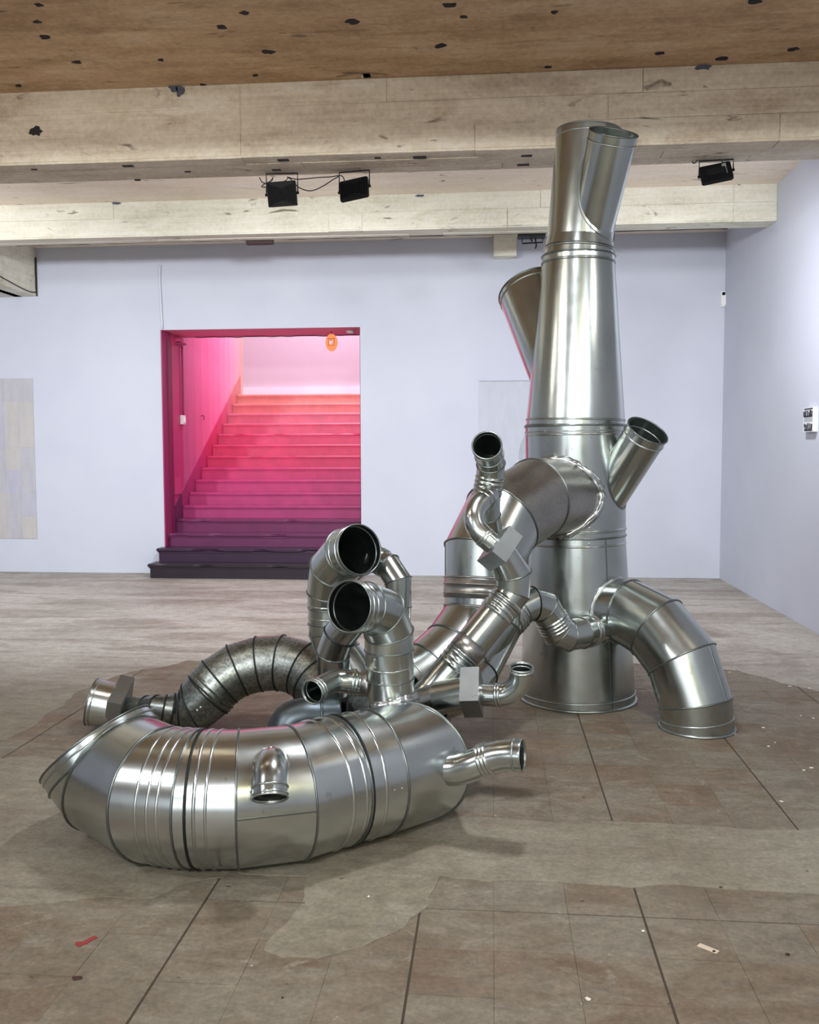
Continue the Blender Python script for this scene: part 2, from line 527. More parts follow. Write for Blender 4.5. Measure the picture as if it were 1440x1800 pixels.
def patch(pts, h, amp=.07, name='screed_patch'):
    """thin poured patch with a ragged edge; pts are floor points"""
    out = []
    n = len(pts)
    for a in range(n):
        A = Vector(pts[a]); B = Vector(pts[(a + 1) % n]); L = (B - A).length
        k = max(2, int(L / .05))
        nrm = Vector((-(B - A).y, (B - A).x, 0)).normalized()
        for q in range(k):
            P = A.lerp(B, q / k)
            e = noise.noise(Vector((P.x * 3.1, P.y * 3.1, h * 900))) * amp + noise.noise(Vector((P.x * 14, P.y * 14, 3))) * amp * .45
            out.append(P + nrm * e)
    N = len(out)
    vs = [(p.x, p.y, -.003) for p in out] + [(p.x, p.y, h) for p in out]
    fs = [tuple(range(N, 2 * N))] + [(k, (k + 1) % N, N + (k + 1) % N, N + k) for k in range(N)]
    me = bpy.data.meshes.new(name); me.from_pydata(vs, [], fs)
    bm = bmesh.new(); bm.from_mesh(me)
    bmesh.ops.recalc_face_normals(bm, faces=bm.faces[:])
    bmesh.ops.triangulate(bm, faces=[f for f in bm.faces if len(f.verts) > 4])
    bm.to_mesh(me); bm.free()
    return link(name, me, SCREED, struct_floor)


G = lambda L: [aZ(x, y, 0) for x, y in L]
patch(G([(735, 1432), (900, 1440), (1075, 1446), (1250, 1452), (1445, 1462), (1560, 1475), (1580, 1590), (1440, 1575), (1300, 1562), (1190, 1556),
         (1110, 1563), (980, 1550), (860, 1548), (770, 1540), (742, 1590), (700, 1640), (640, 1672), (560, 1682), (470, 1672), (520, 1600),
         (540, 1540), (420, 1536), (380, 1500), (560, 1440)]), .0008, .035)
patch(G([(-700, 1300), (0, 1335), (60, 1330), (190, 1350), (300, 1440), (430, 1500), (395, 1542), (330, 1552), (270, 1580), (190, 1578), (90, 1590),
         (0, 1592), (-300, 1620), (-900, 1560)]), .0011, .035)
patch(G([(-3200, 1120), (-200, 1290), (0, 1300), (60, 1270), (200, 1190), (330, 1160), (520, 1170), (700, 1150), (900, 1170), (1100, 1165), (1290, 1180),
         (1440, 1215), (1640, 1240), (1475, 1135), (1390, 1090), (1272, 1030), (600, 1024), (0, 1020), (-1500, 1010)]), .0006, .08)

# debris on the floor
deb = [(135, 1720, .016, (60, 35, 28)), (590, 1489, .007, (235, 235, 235)), (648, 1576, .006, (235, 235, 230)), (1131, 1637, .006, (230, 225, 215)),
       (1033, 1756, .009, (220, 215, 205)), (1267, 1560, .008, (70, 60, 50)), (1385, 1678, .007, (50, 38, 30)), (497, 1754, .004, (30, 25, 20)),
       (1255, 1673, .008, (50, 35, 28)), (598, 1486, .004, (235, 235, 235)), (1374, 1409, .009, (215, 205, 195))]
dm = {}
for k, (px, py, r, c) in enumerate(deb):
    P = aZ(px, py, 0)
    if c not in dm: dm[c] = Mat('debris_%d' % len(dm), lin(c), .8).m
    n = 7; vs = []
    for q in range(n):
        a = 2 * PI * q / n; s_ = r * random.uniform(.6, 1.2)
        vs.append((P.x + math.cos(a) * s_, P.y + math.sin(a) * s_, .0008))
    vs += [(P.x + (x - P.x) * .7, P.y + (y - P.y) * .7, .003) for x, y, z in vs]
    fs = [tuple(range(n)), tuple(range(n, 2 * n))] + [(q, (q + 1) % n, n + (q + 1) % n, n + q) for q in range(n)]
    raw('debris_chip', vs, fs, dm[c], struct_floor)
crumb = Mat('pale_crumb', lin((222, 220, 214)), .8).m
for k in range(22):
    px = random.uniform(1130, 1440); py = 1075 + (px - 1265) * .55 * (px > 1265) + random.uniform(5, 210)
    if py > 1400: continue
    P = aZ(px, py, 0)
    if P.x > XR - .05: continue
    q = random.uniform(.004, .010); h = .002
    MB().obox((P.x, P.y, .002), Vector((1, random.uniform(-.6, .6), 0)).normalized(), Vector((0, 1, 0)), Vector((0, 0, 1)), q, q * .5, h).build('debris_chip', crumb, struct_floor)
red = Mat('red_paint_mark', lin((140, 50, 50)), .7).m
P = aZ(153, 1655, 0)
MB().obox((P.x, P.y, .0009), Vector((.5, .85, 0)).normalized(), Vector((.85, -.5, 0)).normalized(), Vector((0, 0, 1)), .034, .009, .0008).build('paint_mark', red, struct_floor)
MB().obox((P.x - .012, P.y - .012, .0011), Vector((1, .1, 0)).normalized(), Vector((-.1, 1, 0)).normalized(), Vector((0, 0, 1)), .02, .006, .0008).build('paint_mark', red, struct_floor)
tape = Mat('pale_tape_scrap', lin((205, 190, 170)), .7).m
P = aZ(1245, 1668, 0)
MB().obox((P.x, P.y, .0012), Vector((.75, -.6, 0)).normalized(), Vector((.6, .75, 0)).normalized(), Vector((0, 0, 1)), .032, .011, .001).build('tape_scrap', tape, struct_floor)

# ------------------------------------------------------------------ staircase
STEPC = [(40, 29, 42), (58, 31, 62), (112, 42, 92), (124, 42, 96), (190, 58, 126), (206, 62, 132), (218, 62, 134), (232, 62, 132), (240, 62, 122),
         (246, 72, 128), (248, 84, 138), (250, 108, 150), (250, 134, 162), (252, 150, 152), (252, 164, 156)]
st = empty('staircase', (-2.9, 10.83, 0))
tag(st, 'painted staircase fading from plum black to magenta to peach inside the wall opening', 'staircase')
RIS, TRD, Y0S = .1642, .27, 10.845
prev = 0
for k in range(15):
    z1 = .174 if k == 0 else .174 + (2.463 - .174) * k / 14
    y0 = Y0S + TRD * k
    xl, xr = (-4.205, -1.574) if k == 0 else (-4.19, -1.589) if k == 1 else (-4.146, -1.633) if k == 2 else (-4.106, -1.45)
    if k > 2: xr = -1.5 if y0 > YW + WALL_T else -1.634
    c = lin(STEPC[k], .74); M = Mat('step_paint_%d' % k, rough=.42)
    v = M.coords()
    M.l(M.ramp(M.noise(v, 6, 4, .6), [(.3, tuple(q * .86 for q in c[:3]) + (1,)), (.7, tuple(min(1, q * 1.08) for q in c[:3]) + (1,))]), M.b.inputs['Base Color'])
    M.bump(M.noise(v, 40, 4, .6), .2, .004)
    yend = y0 + TRD + .06 if k < 14 else y0 + .45
    if k == 1: yend = YW - .002
    mb = MB().box(xl + (.022 if k < 3 else -.018), xr - .022, y0 + .028, yend, prev - .002 if k else 0, z1 - .036)
    if k == 1: mb.box(OX0 + .001, OX1 - .001, YW - .002, Y0S + TRD * 2 + .05, prev - .002, z1)
    s = mb.build('step', M.m, None)
    parent_keep(s, st)
    # nosing board, rounded front, with worn chips in the lower ones
    bm = bmesh.new()
    nx = 60
    prof = [(.028, -.036), (.006, -.036), (.0, -.028), (.0, -.010), (.010, 0), (YW - .002 - y0 if k == 1 else TRD + .03 if k < 14 else .45, 0)]
    rows = []
    rnd = random.Random(k)
    for a in range(nx + 1):
        x = xl + (xr - xl) * a / nx
        wear = 0
        if k in (0, 1, 2, 3, 8, 10): wear = max(0, noise.noise(Vector((x * 3.3, k * 5.7, 0))) - .12) * .05
        rows.append([bm.verts.new((x, y0 + p[0] + (wear if q in (1, 2, 3) else 0), z1 + p[1] + (wear * .4 if q in (1, 2) else 0))) for q, p in enumerate(prof)])
    for a in range(nx):
        for q in range(len(prof) - 1):
            bm.faces.new((rows[a][q], rows[a + 1][q], rows[a + 1][q + 1], rows[a][q + 1]))
    bm.faces.new(rows[0]); bm.faces.new(rows[-1][::-1])
    me = bpy.data.meshes.new('tread'); bm.to_mesh(me); bm.free()
    t = link('tread', me, M.m, s)
    MB().box(xl + .012, xr - .012, y0 + .016, y0 + .03, z1 - .052, z1 - .036).build('moulding', M.m, s)
    prev = z1
# plum side strings at the foot of the opening are the ends of steps one to three
zt = 2.463
EY = 15.12
STW = Mat('stair_wall_paint', rough=.6)
gp = STW.n('ShaderNodeNewGeometry').outputs['Position']
sx = STW.n('ShaderNodeSeparateXYZ'); STW.l(gp, sx.inputs[0])
fac = STW.rng(sx.outputs[1], YW, 15.2)
bands = [(0, (128, 24, 78)), (.09, (150, 30, 90)), (.12, (118, 20, 70)), (.16, (192, 56, 118)), (.26, (206, 60, 124)), (.33, (222, 70, 134)), (.41, (236, 80, 146)),
         (.50, (246, 92, 158)), (.57, (248, 104, 166)), (.64, (250, 122, 178)), (.71, (250, 138, 188)), (.78, (251, 156, 196)), (.85, (252, 176, 200)),
         (.92, (253, 186, 178)), (.97, (253, 200, 190))]
cc = STW.ramp(fac, [(p, lin([(q_ * .82 + 255 * .18) for q_ in c], .88)) for p, c in bands], 'CONSTANT')
cc = STW.mix(.25, cc, STW.ramp(STW.noise(STW.coords((1, 6, .7)), 1.4, 4, .5), [(.3, g3(.42)), (.7, g3(.6))]), 'OVERLAY')
STW.l(cc, STW.b.inputs['Base Color'])
STR = Mat('string_paint', rough=.5)
gp = STR.n('ShaderNodeNewGeometry').outputs['Position']
sx = STR.n('ShaderNodeSeparateXYZ'); STR.l(gp, sx.inputs[0])
fac = STR.rng(sx.outputs[1], Y0S, Y0S + TRD * 15)
STR.l(STR.ramp(fac, [(k / 15, lin(c, .66)) for k, c in enumerate(STEPC)], 'CONSTANT'), STR.b.inputs['Base Color'])
ENDW = Mat('pale_pink_wall', lin((236, 224, 240), .72), .7).m
LINT = Mat('lintel_pink', lin((244, 150, 186)), .6).m
SX0, SX1 = OX0, -1.25
TOPZ = 5.4
struct(MB().box(SX0 - .2, SX0, YW + WALL_T, EY, 0, TOPZ).build('wall_stair_left', STW.m))
struct(MB().box(SX1, SX1 + .2, YW + WALL_T, EY, 0, TOPZ).build('wall_stair_right', STW.m))
struct(MB().box(SX0 - .2, SX1 + .2, EY, EY + .2, zt - .2, TOPZ).build('wall_stair_end', ENDW))
struct(MB().box(SX0 - .2, SX1 + .2, YW + WALL_T, EY, TOPZ, TOPZ + .1).build('ceiling_stair', ENDW))
struct(MB().box(SX0, SX1, YW + WALL_T - .02, YW + WALL_T + .1, OZ, TOPZ).build('wall_stair_head', ENDW))
struct(MB().box(SX0, SX1, EY - .03, EY, zt, zt + .14).build('baseboard_landing', Mat('landing_skirting', lin((244, 226, 240)), .5).m))
struct(MB().box(SX0, SX1, EY - .12, EY + .02, zt - .15, zt).build('floor_landing', Mat('landing_floor', lin((250, 150, 140)), .5).m))
struct(MB().box(OX0, OX1, YW + .02, YW + WALL_T, OZ, OZ + .1).build('trim_lintel', LINT))
# jamb lining on the left: three painted battens of different depth
jd = Mat('jamb_dark_magenta', lin((122, 22, 74)), .5).m
jm = Mat('jamb_magenta', lin((150, 40, 96)), .5).m
struct(MB().box(OX0 - .001, OX0 + .014, YW - .012, YW + .16, .34, OZ).build('trim_jamb_outer', jm))
struct(MB().box(OX0, OX0 + .028, YW + .16, YW + .30, .5, OZ).build('trim_jamb_inner', jd))
struct(MB().box(OX0, OX0 + .006, YW + .30, YW + WALL_T + .02, .5, OZ).build('trim_jamb_lining', Mat('jamb_pink', lin((186, 54, 112)), .5).m))
struct(MB().box(OX1, OX1 + .004, YW, YW + WALL_T, .5, OZ).build('trim_jamb_right', Mat('jamb_right', lin((160, 40, 96)), .5).m))
# sloping skirting along the stair wall
slope = (2.463 - .174) / (TRD * 14)
ya, yb = YW + .35, Y0S + TRD * 15.0
za = .174 + slope * (ya - Y0S) + .03
zb = .174 + slope * (yb - Y0S) + .03
vs = [(OX0, ya, za - .5), (OX0, yb, zb - .5), (OX0, yb, zb + .14), (OX0, ya, za + .14)]
vs += [(OX0 + .02, y, z) for x, y, z in vs]
o = struct(raw('trim_stair_string', vs, [(0, 1, 2, 3), (4, 5, 6, 7), (0, 1, 5, 4), (1, 2, 6, 5), (2, 3, 7, 6), (3, 0, 4, 7)], STR.m))

# ------------------------------------------------------------------ duct building
NSEG = 44


def transport(u, d0, d1):
    q = d0.rotation_difference(d1); return (q @ u)


class Path:
    def __init__(s, pts, rad):
        s.P = [Vector(p) for p in pts]; n = len(s.P)
        s.r = list(rad) if isinstance(rad, (list, tuple)) else [rad] * n
        s.d = [(s.P[i + 1] - s.P[i]).normalized() for i in range(n - 1)]
        s.u = [s.d[0].orthogonal().normalized()]
        for i in range(1, n - 1): s.u.append(transport(s.u[-1], s.d[i - 1], s.d[i]))
        s.nrm = [s.d[0]] + [(s.d[i - 1] + s.d[i]).normalized() for i in range(1, n - 1)] + [s.d[-1]]

    def ring(s, i, seg, dr=0.0, n=NSEG):
        d = s.d[seg]; u = s.u[seg]; w_ = d.cross(u); P = s.P[i]; nn = s.nrm[i]; r = s.r[i] + dr
        out = []
        for k in range(n):
            a = 2 * PI * k / n
            q = (u * math.cos(a) + w_ * math.sin(a)) * r
            q = q - d * (q.dot(nn) / d.dot(nn))
            out.append(P + q)
        return out


def ring_mesh(rings, closed_profile=False):
    n = len(rings[0]); v = []; f = []
    for R in rings: v += R
    m_ = len(rings)
    for i in range(m_ if closed_profile else m_ - 1):
        j = (i + 1) % m_
        for k in range(n):
            k2 = (k + 1) % n
            f.append((i * n + k, i * n + k2, j * n + k2, j * n + k))
    return v, f


def bead(R, size, ctr, mat, parent, name='seam_ring'):
    """a rolled bead following a ring of points"""
    m = MB(); m.tube(R, size, 6, closed=True)
    return m.build(name, mat, parent, smooth=True)


def section(pa, i, mat, parent, name='duct_section', wall=.0025):
    """one sheet-metal piece between stations i and i+1, double walled, mitred at both ends"""
    A, B = pa.ring(i, i), pa.ring(i + 1, i)
    a, b = pa.ring(i, i, -wall), pa.ring(i + 1, i, -wall)
    me = bpy.data.meshes.new(name)
    n = len(A); v = A + B + b + a; f = []
    for q in range(4):
        for k in range(n):
            k2 = (k + 1) % n; r0 = q * n; r1 = ((q + 1) % 4) * n
            f.append((r0 + k, r0 + k2, r1 + k2, r1 + k))
    me.from_pydata([tuple(x) for x in v], [], f)
    bm = bmesh.new(); bm.from_mesh(me); bmesh.ops.recalc_face_normals(bm, faces=bm.faces[:])
    for e in bm.edges:
        if len(e.link_faces) == 2 and e.link_faces[0].normal.angle(e.link_faces[1].normal, 0) > .7: e.smooth = False
    for ff in bm.faces: ff.smooth = True
    bm.to_mesh(me); bm.free()
    return link(name, me, mat, parent)


def sleeve(C, d, r, prof, mat, parent, name='coupling', r2=None):
    """lathe of prof [(along, dr)...] around axis d through C"""
    d = d.normalized(); u = d.orthogonal().normalized(); w_ = d.cross(u)
    rings = []
    L0, L1 = prof[0][0], prof[-1][0]
    for s_, dr in prof:
        rr = r + dr if r2 is None else r + (r2 - r) * (s_ - L0) / (L1 - L0) + dr
        rings.append([C + d * s_ + (u * math.cos(2 * PI * k / NSEG) + w_ * math.sin(2 * PI * k / NSEG)) * rr for k in range(NSEG)])
    v, f = ring_mesh(rings)
    return raw(name, v, f, mat, parent, smooth=True)


def ridges(L, n, h=.004, lift=.002, wdt=.006):
    """profile of a coupling of length L with n rounded ridges"""
    pr = [(-L / 2, 0), (-L / 2 + .001, lift)]
    for k in range(n):
        c = -L / 2 + L * (k + .5) / n
        pr += [(c - wdt, lift), (c - wdt * .5, lift + h * .8), (c, lift + h), (c + wdt * .5, lift + h * .8), (c + wdt, lift)]
    return pr + [(L / 2 - .001, lift), (L / 2, 0)]


def frac(pa, i, t):
    return pa.P[i].lerp(pa.P[i + 1], t), pa.d[i], pa.r[i] + (pa.r[i + 1] - pa.r[i]) * t


SCULPT = empty('duct_sculpture', (.53, 5.76, 0))
tag(SCULPT, 'sculpture of galvanised steel ventilation ducts with tall tower and coiled floor piece', 'sculpture')


def duct(name, st, mat=None, seam=.0045, seam_mat=None, skip=(), label=None, couplings=(), open_start=False, open_end=False,
         lips=(.0045, .0045), smooth=False, dark=(), beads=(), rimw=.035, closed=()):
    """a run of duct: part = its seam beads, sub-parts = its pieces. st: (point, radius)"""
    mat = mat or GALV; seam_mat = seam_mat or SEAM
    if smooth:
        P = [p for p, r in st]; R = [r for p, r in st]
        PP, RR = [], []
        n = len(P)
        for i in range(n - 1):
            p0, p1, p2, p3 = P[max(i - 1, 0)], P[i], P[i + 1], P[min(i + 2, n - 1)]
            for q in range(5):
                t = q / 5
                PP.append(.5 * ((2 * p1) + (-p0 + p2) * t + (2 * p0 - 5 * p1 + 4 * p2 - p3) * t * t + (-p0 + 3 * p1 - 3 * p2 + p3) * t ** 3))
                RR.append(R[i] + (R[i + 1] - R[i]) * t)
        PP.append(P[-1]); RR.append(R[-1])
        pa = Path(PP, RR)
        rings = [pa.ring(i, min(i, len(PP) - 2)) for i in range(len(PP))]
        inn = [pa.ring(i, min(i, len(PP) - 2), -.0025) for i in reversed(range(len(PP)))]
        v, f = ring_mesh(rings + inn, True)
        root = raw(name, v, f, mat, None, smooth=True)
        parent_keep(root, SCULPT)
        # drawn seam along the bend
    else:
        pa = Path([p for p, r in st], [r for p, r in st])
        n = len(st)
        mt = lambda i: mat[i % len(mat)] if isinstance(mat, (list, tuple)) else mat
        root = section(pa, 0, mt(0), None, name)
        parent_keep(root, SCULPT)
        for i in range(1, n - 1): section(pa, i, mt(i), root)
        for i in range(n):
            if i in skip or i in dark or (i == 0 and not open_start) or (i == n - 1 and not open_end): continue
            bead(pa.ring(i, min(i, n - 2), seam * .25), seam if 0 < i < n - 1 else lips[0], None, seam_mat, root)
        for i in dark:
            bead(pa.ring(i, min(i, n - 2), .001), seam * 1.15, None, SEAMD, root, 'dark_seam')
    k = len(pa.P)
    for i, t, L, nr, h in couplings:
        C, d, r = frac(pa, i if i >= 0 else k - 1 + i, t)
        sleeve(C, d, r, ridges(L, nr, h), mat[0] if isinstance(mat, (list, tuple)) else mat, root)
    for i, t, b_ in beads:
        C, d, r = frac(pa, i if i >= 0 else k - 1 + i, t)
        sleeve(C, d, r, [(-b_ * 1.6, -.001), (-b_, b_ * .8), (0, b_ * 1.15), (b_, b_ * .8), (b_ * 1.6, -.001)], mat[0] if isinstance(mat, (list, tuple)) else mat, root, 'seam_ring')
    for flag, idx, sg in ((open_start, 0, 0), (open_end, k - 1, k - 2)):
        if flag:
            R = pa.ring(idx, sg, .0005)
            bead(R, .0035, None, RIMM, root, 'rim')
            dd = pa.d[sg] * (1 if idx == 0 else -1)
            sleeve(pa.P[idx] + dd * rimw, dd, pa.r[idx], [(-.005, -.001), (-.003, .003), (0, .0045), (.003, .003), (.005, -.001)], RIMM, root, 'rim_bead')
            # matching groove seen inside
            sleeve(pa.P[idx] + dd * rimw * 1.2, dd, pa.r[idx] - .0026, [(-.004, 0), (0, -.004), (.004, 0)], RIMM, root, 'inner_bead')
    if label: root['label'] = label
    return root, pa


def line_cone(P, d, A, a, r0, L, r1):
    """distance along the line P+td to the surface of the cone frustum axis A+a, radii r0 (0) to r1 (L); marched from outside"""
    best = None
    t = 1.2
    while t > -.3:
        Q = P + d * t; s_ = (Q - A).dot(a)
        rr = r0 + (r1 - r0) * s_ / L
        if (Q - A - a * s_).length <= rr: return t
        t -= .002
    return None


def weld(trunk, C, d, r, parent, size=.012, mat=None, rough=.5, off=.0, name='weld_bead', tmax=9):
    """irregular bead where a branch (axis C,d radius r) leaves the trunk cone; marched in from outside"""
    A, a, r0, L, r1 = trunk
    d = d.normalized(); u = d.orthogonal().normalized(); w_ = d.cross(u)
    pts, rad = [], []
    n = 84
    last = None
    for k in range(n):
        an = 2 * PI * k / n
        Q = C + (u * math.cos(an) + w_ * math.sin(an)) * (r + .002)
        t = line_cone(Q, d, A, a, r0, L, r1)
        if t is None: t = last if last is not None else 0
        last = t
        if t > tmax:
            if len(pts) and pts[-1] is not None: pts.append(None); rad.append(None)
            continue
        e = noise.noise(Vector((k * .55, r * 40, 1)))
        pts.append(Q + d * (t + off + e * size * .35)); rad.append(size * (1 + rough * noise.noise(Vector((k * .9, 4, r * 9)))))
    if None in pts:                                  # open curve: the branch mouth stands clear of the trunk there
        i0 = pts.index(None)
        pts = pts[i0 + 1:] + pts[:i0]; rad = rad[i0 + 1:] + rad[:i0]
        pts = [p for p in pts if p is not None]; rad = [q for q in rad if q is not None]
        return MB().tube(pts, rad, 8).build(name, mat or FOIL, parent, smooth=True)
    m = MB(); m.tube(pts, rad, 8, closed=True)
    # second, thinner crumpled strand
    pts2 = [p + d * (size * .9) + Vector((noise.noise(p * 40), noise.noise(p * 41 + Vector((3, 3, 3))), noise.noise(p * 42))) * size * .5 for p in pts]
    m.tube(pts2, [q * .55 for q in rad], 6, closed=True)
    pts3 = [p - d * (size * .5) + Vector((noise.noise(p * 61), noise.noise(p * 63 + Vector((5, 1, 3))), noise.noise(p * 59))) * size * .9 for p in pts]
    m.tube(pts3, [q * .45 for q in rad], 6, closed=True)
    return m.build(name, mat or FOIL, parent, smooth=True)


def screw(P, nrm, parent, r=.006):
    P = Vector(P); nrm = nrm.normalized(); u = nrm.orthogonal().normalized(); w_ = nrm.cross(u)
    v, f = [], []
    for h, q in ((0, r), (r * .5, r * .85), (r * .7, r * .4)):
        v += [P + nrm * h + (u * math.cos(2 * PI * k / 8) + w_ * math.sin(2 * PI * k / 8)) * q for k in range(8)]
    for i in range(2):
        for k in range(8): f.append((i * 8 + k, i * 8 + (k + 1) % 8, (i + 1) * 8 + (k + 1) % 8, (i + 1) * 8 + k))
    f.append(tuple(range(16, 24)))
    return raw('screw', v, f, SCREW, parent)


def on_surface(pa, i, px, py):
    """point of section i whose picture falls nearest a pixel, on the side turned to the eye"""
    best = None
    for q in range(41):
        t = q / 40; C, d, r = frac(pa, i, t); u = pa.u[i]; w_ = d.cross(u)
        for k in range(72):
            a = 2 * PI * k / 72; nn = u * math.cos(a) + w_ * math.sin(a)
            if nn.dot(EYE - C) <= 0: continue
            X = C + nn * r; x, y = pix(X); e = (x - px) ** 2 + (y - py) ** 2
            if best is None or e < best[0]: best = (e, X, nn)
    return best[1], best[2]


def lap(pa, i, px, py, parent, wdt=.004):
    """raised lengthwise lap seam through the point of section i seen at a pixel"""
    X, nn = on_surface(pa, i, px, py)
    d = pa.d[i]; u = pa.u[i]; w_ = d.cross(u)
    a = math.atan2(nn.dot(w_), nn.dot(u))
    n1, n2 = pa.nrm[i], pa.nrm[i + 1]
    rad = u * math.cos(a) + w_ * math.sin(a)
    e = []
    for j, nm in ((i, n1), (i + 1, n2)):
        q = rad * pa.r[j]; q = q - d * (q.dot(nm) / d.dot(nm)); e.append(pa.P[j] + q)
    side = d.cross(rad).normalized()
    c = (e[0] + e[1]) / 2; L = (e[1] - e[0]).length; dd = (e[1] - e[0]).normalized()
    return MB().obox(c, dd, side, rad, L / 2, wdt, .0022).build('lap_seam', SEAM, parent)


def S(x, y, Y, r): return (aY(x, y, Y), r)
def Z(x, y, z, r): return (aZ(x, y, z), r)


# ---- tower
TY = 5.76
k_ = TY / FPX
base = aY(1015, 1227, TY); base.z = 0
tw_pts = [(base, .357), (aY(1012, 940, TY), .303)]
tower, tpa = duct('tower_base_duct', tw_pts, GALV, open_start=True, open_end=True, rimw=.05,
                  beads=[(0, .955, .004)], label='lowest flared duct of the tower')
lap(tpa, 0, 1063, 985, tower)
sleeve(base + Vector((0, 0, .006)), Vector((0, 0, 1)), .357, [(-.006, 0), (-.006, .010), (0, .013), (.006, .010), (.008, 0)], RIMM, tower, 'foot_flange')
mid, mpa = duct('tower_middle_duct', [(aY(1012, 940, TY), .305), (aY(1011, 749, TY), .307)], GALV, open_start=True, open_end=True, lips=(.006, .006),
                beads=[(0, .065, .0045), (0, .92, .0045)], label='straight middle duct of the tower')
up, upa = duct('tower_cone_duct', [(aY(1011, 749, TY), .302), (aY(1011.3, 738, TY), .300), (aY(1016.5, 465, TY), .2205), (aY(1016.8, 452, TY), .2205)], GALV,
               open_start=True, open_end=True, seam=.004, lips=(.006, .006), label='tapering upper cone of the tower')
top, toppa = duct('tower_top_duct', [(aY(1017.5, 452, TY), .212), (aY(1018.6, 437, TY), .208), (aY(1020, 420, TY), .2), (aY(1036, 233, TY), .196)], GALV,
                  seam=.004, open_start=True, open_end=True, skip=(2,), rimw=.04, label='topmost upright duct of the tower')
for root, pa, i, px, py in ((mid, mpa, 0, 1050, 754), (mid, mpa, 0, 955, 756), (up, upa, 0, 1050, 744), (top, toppa, 0, 1060, 443), (top, toppa, 0, 968, 450),
                            (mid, mpa, 0, 1038, 926), (tower, tpa, 0, 1013, 939 + 13), (tower, tpa, 0, 1036, 952)):
    X, nn = on_surface(pa, i, px, py); screw(X, nn, root)
lap(toppa, 0, 1048, 440, top)
trunk_mid = (aY(1012, 940, TY), (aY(1011, 749, TY) - aY(1012, 940, TY)).normalized(), .305, (aY(1011, 749, TY) - aY(1012, 940, TY)).length, .307)
trunk_low = (base, (aY(1012, 940, TY) - base).normalized(), .357, (aY(1012, 940, TY) - base).length, .303)
trunk_top = (aY(1020, 420, TY), (aY(1036, 233, TY) - aY(1020, 420, TY)).normalized(), .2, (aY(1036, 233, TY) - aY(1020, 420, TY)).length, .196)
# open mouth beside the topmost duct
A, B = aY(1042, 398, 5.70), aY(1079, 233, 5.45)
rt, pa = duct('branch_duct', [(A, .128), (B, .139)], GALV, open_end=True, rimw=.05, label='slanted open branch at the top of the tower')
weld(trunk_top, A, B - A, .137, rt, .004, SEAM, .1, name='saddle_seam', tmax=.5)
# branch behind, leaning left
A, B = aY(989, 660, 5.80), aY(934, 511, 6.12)
rt, pa = duct('branch_duct', [(A, .2), (B, .217)], GALV, open_end=True, rimw=.04, label='wide branch leaning left behind the tower cone')
# small branch on the right
A, B = aY(1060, 886, 5.70), aY(1139, 757, 5.42)
rt, pa = duct('branch_duct', [(A, .118), (B, .124)], GALV, open_end=True, rimw=.05, label='narrow open branch on the right of the tower')
weld(trunk_mid, A, B - A, .121, rt, .005, SEAM, .15, name='saddle_seam')
# right leg
leg, lpa = duct('leg_duct', [S(1040, 1066, 5.69, .19), S(1103, 1075, 5.49, .19), S(1155, 1104, 5.35, .198), S(1199, 1160, 5.23, .2), S(1222, 1233, 5.17, .2),
                             (Vector((aZ(1223, 1276, 0).x, 5.17, 0.0)), .2)], GALV, seam=.0055, open_end=True, rimw=.06, dark=(), label='right leg duct of five gores bending down to the floor')
sleeve(lpa.P[-1] + Vector((0, 0, .004)), Vector((0, 0, 1)), .2, [(-.004, 0), (-.004, .008), (0, .011), (.006, .008), (.008, 0)], RIMM, leg, 'foot_flange')
weld(trunk_low, lpa.P[0], lpa.d[0], .19, leg, .010, rough=.8)
for i, px, py in ((1, 1150, 1040), (3, 1262, 1180)): lap(lpa, i, px, py, leg, .003)

# ---- big duct from the tower down to the floor and on into the far coil
st_ = [S(1010, 872, 5.68, .225), S(942, 876, 5.32, .226), S(882, 914, 5.10, .226), S(852, 974, 4.96, .218), S(847, 1089, 4.90, .203), S(806, 1150, 4.76, .203),
       S(764, 1190, 4.64, .205), S(728, 1216, 4.58, .206)]
big, bpa = duct('descending_duct', st_, [WORN, WORN, GALV, GALV, GALV, GALV, GALV], seam=.0055, open_end=True, couplings=[(3, .55, .10, 2, .006)],
                beads=[(3, .38, .004), (3, .80, .004)], label='wide duct curving from the tower down to the floor')
weld(trunk_mid, bpa.P[0], bpa.d[0], .228, big, .022, rough=.8)
st_ = [S(732, 1216, 4.58, .210), S(690, 1240, 4.58, .205), S(648, 1254, 4.62, .195), S(614, 1250, 4.68, .180), S(584, 1228, 4.76, .162), S(558, 1196, 4.86, .156), S(533, 1175, 4.91, .150),
       S(494, 1165, 4.93, .150), S(456, 1167, 4.93, .150), S(417, 1178, 4.90, .148), S(386, 1198, 4.86, .147), S(366, 1220, 4.83, .146), S(340, 1244, 4.81, .135),
       S(318, 1248, 4.80, .108), S(303, 1247, 4.79, .084), S(289, 1245, 4.77, .070), S(275, 1243, 4.77, .062), S(258, 1243, 4.82, .058), S(214, 1244, 4.87, .058)]
coil, cpa = duct('far_coil_duct', st_, SPANG, seam=.0052, seam_mat=SEAMD, couplings=[(10, .75, .05, 2, .006)], label='dark spangled duct arching low behind the front coil')
for px, py in ((352, 1242), (346, 1248)):
    X, nn = on_surface(cpa, 11, px, py); screw(X, nn, coil, .007)


